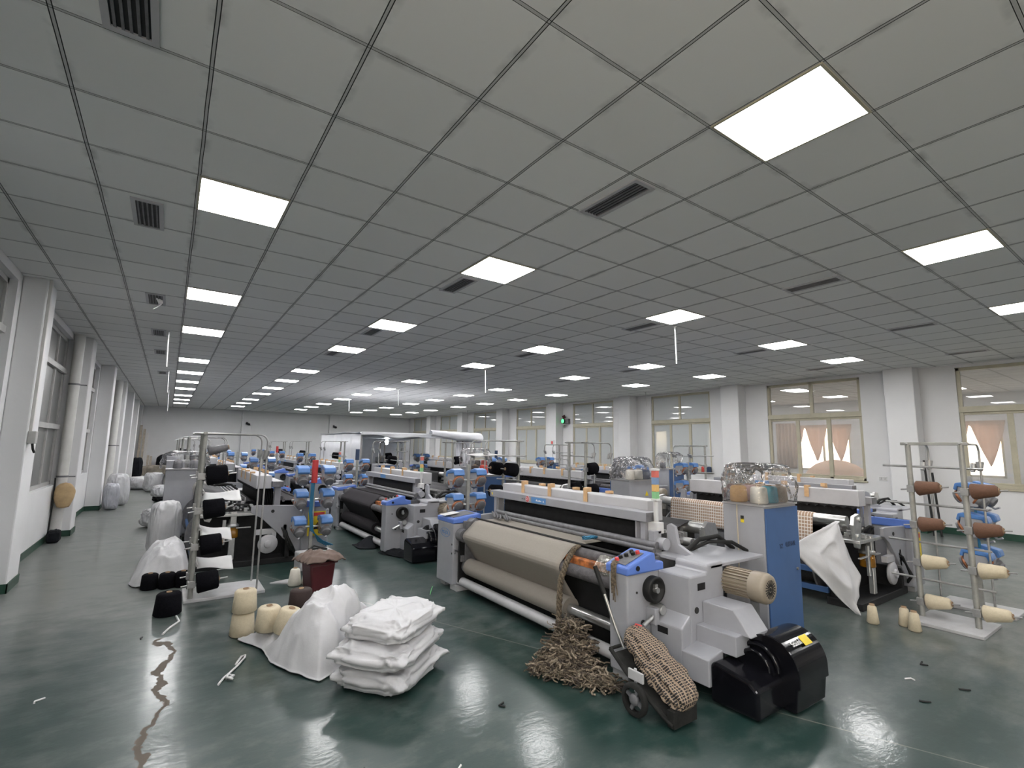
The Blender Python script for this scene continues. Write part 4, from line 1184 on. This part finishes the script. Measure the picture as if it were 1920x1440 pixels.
cone('cream', (5.93, 1.87, 0), 'narrow cream cone, rear one of a pair near the right creel plate', g, None, .052, .034, .17)
cone('cream', (5.85, 1.77, 0), 'narrow cream cone, front one of a pair near the right creel plate', g, None, .052, .034, .17)
for i, (x, y) in enumerate([(-.04, 7.02), (.12, 6.98), (.27, 6.97)]):
    cone('blackyarn', (x, y, 0), ['black yarn cone at the sack mouth, farthest from the nearest left creel', 'black yarn cone at the sack mouth, middle of three', 'black yarn cone at the sack mouth, beside the nearest left creel'][i],
         'black cones spilling from the sack', None, .085, .076, .165)
drape('open_sack', 'white sack collapsed over black cones beside the nearest left creel', 'sack',
      [(-.25, 7.28), (-.16, 7.12), (-.02, 7.16), (.30, 7.12), (.36, 7.4), (.34, 7.9), (.14, 8.15), (-.1, 7.95), (-.2, 7.6)], (.08, 7.5),
      lambda x, y: .16 + gs(x, y, .1, 7.65, .34, .30) + gs(x, y, .2, 7.25, .2, .12), 9.1, 'sack', None, .05)
# maroon bin with cloth
t = thing('waste_bin', 'maroon plastic bin standing in the aisle under a mauve-brown cloth', 'bin', (1.50, 5.90, 0), .2)
MB().prism([(-.11, 0), (.11, 0), (.145, .33), (-.145, .33)], 'y', -.12, .12).build('body', 'maroon', t, .02)
MB().box(-.16, -.14, .325, .16, .14, .35).build('rim', 'maroon', t, .008)
def cl(u, v):
    x, y = (u - .5) * .47, (v - .5) * .42
    r = max(abs(x) / .165, abs(y) / .15); dr = max(0, r - 1)
    z = .385 + .022 * noise.noise((x * 9, y * 9, 2)) + .030 * (ridge(Vector((x * 5, y * 9, 7))) - .3) + .05 * math.exp(-(x * x + y * y) / .03) + .018 * ridge(Vector((x * 6, y * 4, 3))) - .105 * min(dr, .75) ** 1.2 * (1 + .35 * noise.noise((x * 9, y * 9, 5)))
    s = 1 - .16 * min(dr, 1)
    return (x * s, y * s, z)
o = MB().grid(cl, 44, 40).build('cloth_on_bin', 'cloth_brown', None, 0, .012); o.location = (1.50, 5.90, 0); o.rotation_euler = (0, 0, .2)
tag(o, 'crumpled mauve-brown cloth lying over the maroon bin', 'cloth')
t = thing('counter_box', 'small beige box with black cable on top behind the maroon bin', 'box', (1.72, 7.02, 0), .1)
MB().box(-.22, -.12, .02, .22, .12, .24).build('body', 'plate', t, .015)
MB().tube([(-.1, 0, .24), (0, .05, .29), (.1, .02, .26), (.14, -.05, .25), (.02, -.06, .27), (-.08, .02, .26)], .012, 6).build('cable', 'rubber', t)
o = MB().prism([(1.12, 6.55), (1.34, 6.40), (1.36, 6.62)], 'z', .0, .015).build('metal_plate', 'plate'); tag(o, 'thin pale triangular plate on the floor by the white cone', 'plate')
# string scrap on the floor
q = MB()
q.tube([(.42, 4.05, .008), (.46, 4.14, .01), (.50, 4.20, .01), (.56, 4.30, .01), (.62, 4.42, .012), (.63, 4.47, .01), (.60, 4.45, .014), (.55, 4.32, .014)], .008, 6)
q.tube([(.47, 4.12, .01), (.50, 4.10, .02), (.52, 4.13, .012), (.49, 4.16, .014), (.47, 4.11, .02), (.51, 4.08, .01)], .008, 6)
tag(q.build('string_scrap', 'paperwhite'), 'scrap of knotted white string on the floor by the long crack', 'string')
q = MB(); q.tube([(.20, 5.80, .006), (.22, 5.62, .006), (.15, 5.48, .006), (.10, 5.33, .006)], .010, 6)
tag(q.build('string_scrap', 'paperwhite'), 'pale string running from the lone black cone', 'string')
rr = random.Random(11)
for i, (x, y) in enumerate([(-.55, 4.4), (-.05, 5.3), (.95, 2.6), (.55, 2.75), (1.9, 2.75), (5.0, 1.45), (4.6, 1.42), (4.3, 1.25), (4.75, 1.15), (1.35, 2.35)]):
    q = MB().tube([(x, y, .004), (x + rr.uniform(-.03, .03), y + rr.uniform(.0, .04), .006), (x + rr.uniform(-.05, .05), y + .05, .004)], .006, 6)
    tag(q.build('lint_scrap', 'seam' if i % 3 else 'paperwhite'), 'tiny %s lint scrap lying on the bare green floor' % ('black' if i % 3 else 'white'), 'lint scrap', 'black lint scraps on the floor' if i % 3 else 'white lint scraps on the floor')

# selvedge rope and rag pile by the front loom
t = thing('selvedge_waste', 'tangled brown selvedge rope hanging from the taupe loom into a rag pile', 'rag pile', (2.6, 2.95, 0))
def tw(pts, r, n):
    q = MB(); P = [Vector(p) - Vector((2.6, 2.95, 0)) for p in pts]; m = 90
    for s in range(n):
        path = []
        for i in range(m):
            k = i / (m - 1) * (len(P) - 1); j = min(int(k), len(P) - 2); c = P[j].lerp(P[j + 1], k - j)
            a = i * .55 + 2 * PI * s / n
            path.append(c + Vector((math.cos(a) * r, math.sin(a) * r, 0)))
        q.tube(path, r * .95, 6)
    return q
tw([(3.00, 3.26, .80), (2.95, 3.26, .78), (2.86, 3.25, .69), (2.78, 3.24, .55), (2.755, 3.23, .35), (2.74, 3.22, .12)], .014, 3).build('hanging_rope', 'rag', t)
q = MB(); rr = random.Random(21)
out = [Vector(p) for p in ((2.80, 3.24), (2.55, 3.12), (2.33, 3.06), (2.30, 2.98), (2.42, 2.78), (2.52, 2.56), (2.64, 2.44), (2.70, 2.60), (2.78, 2.85), (2.84, 3.05))]
ct = Vector((2.62, 2.93))
for i in range(1500):
    a = out[rr.randrange(len(out))]; b = out[(out.index(a) + 1) % len(out)]
    p = ct.lerp(a.lerp(b, rr.random()), .92 * rr.random() ** .7)
    dd = (p - Vector((2.72, 3.06))).length
    z = max(.012, (.26 * math.exp(-(dd / .20) ** 2) + .05) * rr.random() ** .5)
    pts = [Vector((p.x, p.y, z))]; an = rr.uniform(0, 6.28)
    for k in range(5):
        an += rr.uniform(-1.1, 1.1)
        pts.append(pts[-1] + Vector((math.cos(an) * .022, math.sin(an) * .022, rr.uniform(-.012, .012))))
        pts[-1].z = max(.008, pts[-1].z)
    q.tube([v - Vector((2.6, 2.95, 0)) for v in pts], rr.uniform(.003, .0085), 4, rr.randrange(4))
o = q.build('rag_heap', ['rag', 'rag2', 'rag3', 'rag'], t); o['kind'] = 'stuff'

drape('black_rags', 'heap of black cloth scraps by the drive end of the second black-cloth loom', 'rag heap',
      [(2.75, 7.55), (2.85, 7.2), (3.0, 6.85), (3.2, 6.72), (3.45, 6.75), (3.42, 6.95), (3.1, 7.1), (3.0, 7.4)], (3.02, 7.02), lambda x, y: .07, 5.5, 'darkheap', None, .05, 70, 16)
drape('black_rags', 'small black rag heap under the rollers of the second black-cloth loom', 'rag heap',
      [(2.62, 8.3), (2.62, 7.95), (2.82, 7.8), (2.98, 8.0), (2.95, 8.35)], (2.8, 8.1), lambda x, y: .16 * math.exp(-((x - 2.85) ** 2 + (y - 8.1) ** 2) / .03), 6.5, 'darkheap', None, .03, 60, 14)
# two-wheeled hand cart with a checked cloth bundle
t = thing('hand_cart', 'small dark two-wheeled hand cart leaning by the front loom cabinet', 'hand cart', (2.68, 2.24, 0))
for x in (-.17, .15):
    w = MB().lathe([(.068, -.018), (.092, -.018), (.098, -.008), (.098, .008), (.092, .018), (.068, .018), (.068, -.018)], (x, -.02, .098), (1, 0, 0), 30, 0, True, False).build('wheel', 'tyre', t)
    q = MB().lathe([(0, -.012), (.03, -.016), (.035, 0), (.03, .016), (0, .012)], (x, -.02, .098), (1, 0, 0), 16)
    for k in range(4):
        q.box(x - .007, -.010, 0, x + .007, .010, .070, 0, Matrix.Translation((0, -.02, .098)) @ Matrix.Rotation(k * PI / 2 + .4, 4, 'X') @ Matrix.Translation((0, 0, 0)))
    q.build('hub', 'dgrey', w)
q = MB().cyl((-.17, -.02, .098), (.15, -.02, .098), .012, None, 10)
for x in (-.11, .10): q.tube([(x, -.26, .03), (x, -.20, .05), (x, .10, .20), (x, .24, .30)], .014)
q.cyl((-.11, .24, .30), (.10, .24, .30), .012, None, 8).cyl((-.11, -.2, .05), (.10, -.2, .05), .012, None, 8).cyl((-.11, .05, .175), (.10, .05, .175), .012, None, 8)
q.prism([(-.24, .03), (.22, .26), (.22, .28), (-.24, .05)], 'x', -.11, .10).box(-.115, -.27, .015, .105, -.22, .11)
q.build('tray_frame', 'tyre', t, .003)
q = MB().tube([(.0, .22, .29), (-.03, .27, .42), (-.075, .40, .77)], .011, 8, 0).tube([(-.055, .345, .62), (-.08, .413, .80)], .017, 10, 1)
q.build('handle', ['steel', 'rubber'], t)
MB().box(-.14, -.06, .19, -.125, .06, .25).box(-.13, .0, .12, -.12, .02, .26).build('bracket', 'plate', t, .003)
def bun(u, v):
    a = 2 * PI * u; s = (v - .5) * 2
    pr = max(0., 1 - abs(s) ** 4) ** .4 * (.86 + .22 * (.5 - .5 * s))
    f = 1 + .13 * math.sin(a * 11 + s * 2.5 + 2 * noise.noise((a * .5, s * 2, 3))) * (.5 + .5 * noise.noise((a, s * 2, 1))) + .22 * noise.noise((math.cos(a) * 2, math.sin(a) * 2, s * 3)) + .12 * noise.noise((math.cos(a) * 5, math.sin(a) * 5, s * 9))
    x = .125 * math.cos(a) * pr * f; zz = .088 * math.sin(a) * pr * f; l = .30 * s
    c, sn = math.cos(R(27)), math.sin(R(27))
    return (2.715 + x + .035 * s, 2.20 + l * c - zz * sn, .245 + l * sn + zz * c + .02)
o = MB().grid(bun, 150, 60, 0, True).build('checked_bundle', 'check'); tag(o, 'black and tan checked cloth bundle lying in the small hand cart', 'cloth bundle')
q = MB().tube([(2.75, 2.42, .425), (2.78, 2.44, .43), (2.81, 2.41, .42)], .006, 6).tube([(2.75, 2.42, .425), (2.74, 2.39, .43)], .006, 6)
tag(q.build('red_ribbon', 'red'), 'bit of red ribbon on the end of the checked cloth bundle', 'ribbon')

# white sheet hanging from the rear corner of the check-warp loom
tp, lf, rt, bt = Vector((6.02, 2.46, .90)), Vector((5.30, 2.62, .68)), Vector((6.10, 2.28, .35)), Vector((5.86, 2.26, .02))
def sh(u, v):
    # u across, v down
    L_ = tp.lerp(lf, min(v * 2.2, 1)) if v < .4545 else lf.lerp(bt, ((v - .4545) / .5455) ** .85)
    R_ = tp.lerp(rt, v / .6) if v < .6 else rt.lerp(bt, (v - .6) / .4)
    p = L_.lerp(R_, u)
    bul = math.sin(PI * u) * .05
    n = .035 * noise.noise((u * 3, v * 4, 3)) + .03 * (ridge(Vector((u * 2.3, v * 2.8, 8))) - .4)
    return p + Vector((-.4, -1, 0)) * (bul + n)
o = MB().grid(sh, 40, 60).build('hanging_sheet', 'sack', None, 0, .006); tag(o, 'white woven sheet hanging in a point from the check-warp loom to the floor', 'sheet')

# sacks along the left row
sack('white_bag', 'tall upright white bag behind the nearest left creel', 'sack', (.06, 8.72, 0), .2, .36, .34, .80, 14, 'sack', None, .0, 0, (0, 0), .6)
sack('woven_sack', 'white sack lying by the left aisle, beyond the tall upright bag', 'sack', (.0, 12.1, 0), .5, .60, .42, .34, 15, 'sack', None, .0, 0, (0, 0), .55)
sack('woven_sack', 'white sack on a dark heap farther along the left aisle', 'sack', (.05, 17.0, .12), .3, .62, .42, .32, 16, 'sack', None, .0, 0, (0, 0), .55)
sack('dark_bundle', 'dark bundle under the farther white sack by the left aisle', 'bundle', (.10, 17.0, 0), .3, .62, .42, .16, 18, 'darkheap', None, .0)
sack('white_bag', 'white bag standing beyond the cabinet far along the left aisle', 'sack', (-.30, 20.5, 0), .3, .5, .5, .62, 17, 'sack', None, .0, 0, (0, 0), .6)

# ------------------------------------------------------------------ left wall
t = thing('drain_pipe', 'fat white drain pipe on the second pillar of the left wall', 'pipe', (-1.435, 11.30, 0))
MB().cyl((0, 0, .0), (0, 0, H), .075, None, 28).build('pipe', 'pipe', t)
q = MB()
for z in (1.02, 2.6): q.cyl((0, 0, z), (0, 0, z + .03), .081, None, 24).box(-.02, 0, z, .17, .012, z + .02)
q.build('clamps', 'dgrey', t)
t = thing('drain_pipe', 'fat white drain pipe on the fourth pillar of the left wall', 'pipe', (-1.40, 19.2, 0))
MB().cyl((0, 0, 0), (0, 0, H), .10, None, 20).build('pipe', 'pipe', t)
q = MB().cyl((0, 0, 1.5), (0, 0, 1.53), .106, None, 20).box(-.02, 0, 1.5, .17, .012, 1.52); q.build('clamps', 'dgrey', t)
def bag(u, v):
    a = 2 * PI * u; z = v
    r = .13 * math.sin(PI * min(1, (1 - v) ** .62 * .86 + .0)) ** .8 * (1 + .08 * noise.noise((math.cos(a) * 3, math.sin(a) * 3, v * 4))) + .006
    if v == 0: r = .02
    return (-1.36 + r * math.cos(a), 11.155 + r * .6 * math.sin(a), .52 + .42 * v)
o = MB().grid(bag, 36, 24, 0, True).build('cloth_bag', 'tanbag'); tag(o, 'tan cloth bag hanging from the drain pipe clamp by the left wall', 'bag')
t = thing('conduit', 'thin white cable conduit down the first left pillar to a grey box', 'conduit', (-1.30, 7.62, 0))
MB().box(0, 0, 1.72, .03, .05, H).box(0, .09, 1.80, .02, .12, H).build('channel', 'pipe', t, .004)
MB().box(0, -.02, 1.60, .07, .08, 1.74).build('switch_box', 'greyframe', t, .006)
MB().tube([(.04, .03, 1.60), (.05, .03, 1.54), (.06, .06, 1.5)], .012).build('cable', 'rubber', t)
sack('black_bag', 'small black bag on the floor at the foot of the second left pillar', 'bag', (-1.40, 10.95, 0), 0, .16, .26, .2, 31, 'darkheap', None, 0)
q = MB().tube([(-1.50, 11.12, .12), (-1.49, 11.14, .6), (-1.495, 11.13, 1.02)], .012, 6); tag(q.build('black_cable', 'rubber'), 'black cable running up beside the fat pipe of the second left pillar', 'cable')
sack('plastic_bag', 'grey plastic bag standing at the foot of the third left pillar', 'bag', (-1.04, 15.55, 0), .2, .30, .42, .62, 32, 'greybag', None, 0, 0, (0, 0), .7)
sack('plastic_bag', 'white plastic bag standing behind the grey one at the third left pillar', 'bag', (-.98, 16.5, 0), .2, .46, .5, .80, 33, 'sack', None, 0, 0, (0, 0), .7)
sack('woven_sack', 'flat white sack on the floor near the fourth left pillar', 'sack', (-.66, 21.8, 0), .2, .8, 1.0, .42, 34, 'sack', None, 0, 0, (0, 0), .6)
sack('red_bundle', 'small dark red bundle beside the flat white sack by the left wall', 'bundle', (-1.33, 21.0, 0), 0, .24, .34, .34, 35, 'maroon', None, 0, 0, (0, 0), .7)
sack('black_bag', 'upright black bag in the far left corner', 'bag', (-1.10, 28.2, 0), 0, .42, .42, .92, 36, 'darkheap', None, 0, 0, (0, 0), .6)
for i, (x, h, m) in enumerate([(-1.2, 2.5, 'board'), (-1.05, 2.3, 'board'), (-.92, 2.1, 'pipe'), (-.80, 1.0, 'board'), (-.68, .95, 'board')]):
    o = MB().box(-.05, 0, 0, .05, .03, h).build('leaning_board', m); o.location = (x, 30.9, .0); o.rotation_euler = (R(-8) if h > 1.5 else R(-16), 0, 0)
    o.location.z = .008
    tag(o, '%s board leaning on the far wall, %s from the corner' % ('tall' if h > 1.5 else 'short', ORD[i] if i else 'first'), 'board', 'boards leaning in the far corner')
sack('dark_sack', 'large dark sack heaped by the far wall near the boards', 'sack', (.32, 30.75, 0), 0, 1.5, 1.0, 1.02, 37, 'darkheap', None, 0, 0, (0, 0), .6)
sack('beige_sack', 'beige sack in front of the dark heap by the far wall', 'sack', (-.38, 29.7, 0), 0, 1.0, .5, .52, 38, 'brownheap', None, 0, 0, (0, 0), .6)
sack('grey_sack', 'greyish sack beside the beige one by the far wall', 'sack', (-.98, 29.4, 0), .3, .4, .4, .5, 39, 'brownheap', None, 0, 0, (0, 0), .6)

# ------------------------------------------------------------------ right wall
t = thing('emergency_light', 'black emergency light with green lamp high on the right wall', 'emergency light', (XR, 15.25, 2.78))
MB().box(-.14, -.16, -.14, 0, .16, .06).build('body', 'dgrey', t, .01)
MB().cyl((-.14, .10, -.03), (-.19, .10, -.03), .09, .10, 18, 0).build('lamp_head', 'black', t)
MB().cyl((-.19, .10, -.03), (-.195, .10, -.03), .085, None, 18).build('green_lamp', 'greenlit', t)
MB().cyl((-.10, .08, .08), (-.16, .10, .20), .06, .07, 14).build('red_lamp', 'maroon', t)
MB().cyl((-.08, .08, -.20), (-.14, .08, -.28), .05, .06, 14).build('lower_lamp', 'steel', t)
t = thing('wall_socket', 'white wall socket low beside the window behind the right creels', 'wall socket', (XR, 4.42, 1.06))
MB().box(-.014, -.08, -.045, 0, .08, .045).build('plate', 'white', t, .004)
q = MB()
for y in (-.035, .035): q.box(-.0155, y - .012, -.02, -.0135, y + .012, -.016).box(-.0155, y - .003, .0, -.0135, y + .003, .02)
q.build('sockets', 'seam', t)
t = thing('alarm_box', 'small red and white alarm plate on the pillar beyond the emergency light', 'alarm', (13.06, 15.75, 1.86))
MB().box(-.03, -.10, -.10, 0, .10, .10, 0).box(-.034, -.06, -.06, -.028, .06, .06, 1).build('plate', ['white', 'red'], t, .004)
cone('redyarn', (13.36, 8.95, .98), 'dark red cone standing on the right wall window sill', 'cones on the window sill', None, .075, .07, .17)
cone('navy', (13.36, 8.78, .98), 'dark cone beside the red one on the window sill', 'cones on the window sill', None, .075, .07, .17)
for i, (y, h) in enumerate([(3.42, 1.5), (3.30, 1.25)]):
    o = MB().cyl((12.80, y, .0), (13.02, y + .12, h), .02, None, 8).build('pole', 'rubber'); tag(o, '%s dark pole leaning on the right pillar behind the creels' % ('longer' if i == 0 else 'shorter'), 'pole', 'poles leaning on the pillar')
# camera on the far pillars
for x, nm in ((3.55, 'left'), (8.35, 'right')):
    t = thing('wall_camera', 'small dark camera on the %s far wall pillar' % ('first' if nm == 'left' else 'second'), 'camera', (x, YF - .2, 2.75))
    MB().box(-.05, -.04, -.05, .05, 0, .10).build('bracket', 'dgrey', t); MB().cyl((0, -.04, .0), (.1, -.22, -.05), .06, None, 12).build('barrel', 'black', t)

# ------------------------------------------------------------------ white sheet tent over a loom far back
t = thing('sheet_tent', 'white plastic sheet tent on poles over a loom at the back', 'tent', (6.6, 17.4, 0))
x0, x1, y0, y1, zt = -1.72, 1.85, -2.3, 2.3, 2.0
for x in (x0, x1):
    for y in (y0, y1): MB().cyl((x, y, 0), (x, y, zt), .03, None, 10).build('pole', 'galv', t)
q = MB()
q.grid(lambda u, v: (x0 - .1 + (x1 - x0 + .25) * u, y0 - .25 + (y1 - y0 + .4) * v, zt + .04 - .16 * math.sin(PI * v) * math.sin(PI * u) + .04 * noise.noise((u * 6, v * 4, 2)) - .05 * (v < .02)), 40, 30)
q.build('roof_sheet', 'tent', t, 0, .01)
def skirt(u, v): return (x0 - .1 + (x1 - x0 + .3) * u, y0 - .25 - .03 * math.sin(u * 20), zt + .05 - (.10 + .10 * u + .08 * noise.noise((u * 5, 0, 4))) * v)
MB().grid(skirt, 50, 5).build('front_valance', 'tent', t, 0, .01)
MB().grid(lambda u, v: (x0 - .03 + .04 * math.sin(u * 30), y0 + (y1 - y0) * u, zt - (zt - .35) * v), 50, 4).build('side_sheet', 'tent', t, 0, .008)
MB().grid(lambda u, v: (x0 + (x1 - x0) * u, y1 - .05 + .05 * math.sin(u * 26), zt - (zt - .3) * v), 50, 4).build('back_sheet', 'tent', t, 0, .008)
MB().grid(lambda u, v: (x1 - .25 + .5 * u, y0 + .04 * math.sin(u * 30), zt - (zt - .4) * v), 30, 4).build('gathered_sheet', 'tent', t, 0, .008)
q = MB()
q.grid(lambda u, v: (x1 - 1.35 + 1.9 * v, y0 - .22 + (.13 + .08 * v + .03 * noise.noise((u * 8, v * 6, 1))) * math.cos(2 * PI * u), zt + .06 - .12 * v + (.10 + .09 * v * (1 - .3 * v) + .03 * noise.noise((u * 8, v * 6, 4))) * math.sin(2 * PI * u)), 24, 30, 0, True)
q.ell((x1 + .52, y0 - .22, zt - .06), .14, .2, .17, 18, 9)
q.build('rolled_sheet', 'tent', t)
t = thing('hanging_bulb', 'bare lit bulb hanging inside the white sheet tent', 'lamp', (6.55, 17.4, 1.88))
MB().ell((0, 0, -.12), .07, .07, .09).build('bulb', 'bulb', t); MB().cyl((0, 0, -.05), (0, 0, .0), .02, None, 8).build('cord', 'rubber', t)

# ------------------------------------------------------------------ world, camera, exposure
w = bpy.data.worlds.new('World'); SC.world = w; w.use_nodes = True
nt = w.node_tree; bg = nt.nodes['Background']
tc = N(nt, 'ShaderNodeTexCoord'); sp = N(nt, 'ShaderNodeSeparateXYZ'); nt.links.new(tc.outputs['Generated'], sp.inputs[0])
r = ramp(nt, sp.outputs[2], [(.0, (.55, .47, .38)), (.02, (1.0, .80, .54)), (.3, (.85, .83, .80)), (1., (.55, .68, .9))])
nt.links.new(r.outputs['Color'], bg.inputs['Color']); bg.inputs['Strength'].default_value = 12.

cam = bpy.data.cameras.new('Camera'); co = bpy.data.objects.new('Camera', cam); COL.objects.link(co)
yaw, pitch, roll = .60804578, .12919824, .01524714
cy, sy, cp, sp_ = math.cos(yaw), math.sin(yaw), math.cos(pitch), math.sin(pitch)
f = Vector((sy * cp, cy * cp, sp_)); rt_ = Vector((cy, -sy, 0)); up = rt_.cross(f)
r2 = rt_ * math.cos(roll) + up * math.sin(roll); u2 = up * math.cos(roll) - rt_ * math.sin(roll)
mw = Matrix((r2, u2, -f)).transposed().to_4x4(); mw.translation = (0, 0, 1.64)
co.matrix_world = mw
cam.sensor_width = 36; cam.lens = 914.7463 / 1920 * 36; cam.clip_start = .05; cam.clip_end = 200
SC.camera = co
SC.cycles.max_bounces = 8; SC.cycles.diffuse_bounces = 4; SC.cycles.glossy_bounces = 3; SC.cycles.transmission_bounces = 4; SC.cycles.transparent_max_bounces = 10
SC.cycles.caustics_reflective = False; SC.cycles.caustics_refractive = False
SC.view_settings.view_transform = 'Standard'; SC.view_settings.look = 'None'; SC.view_settings.gamma = 1
SC.view_settings.use_curve_mapping = False
SC.view_settings.exposure = 0.08
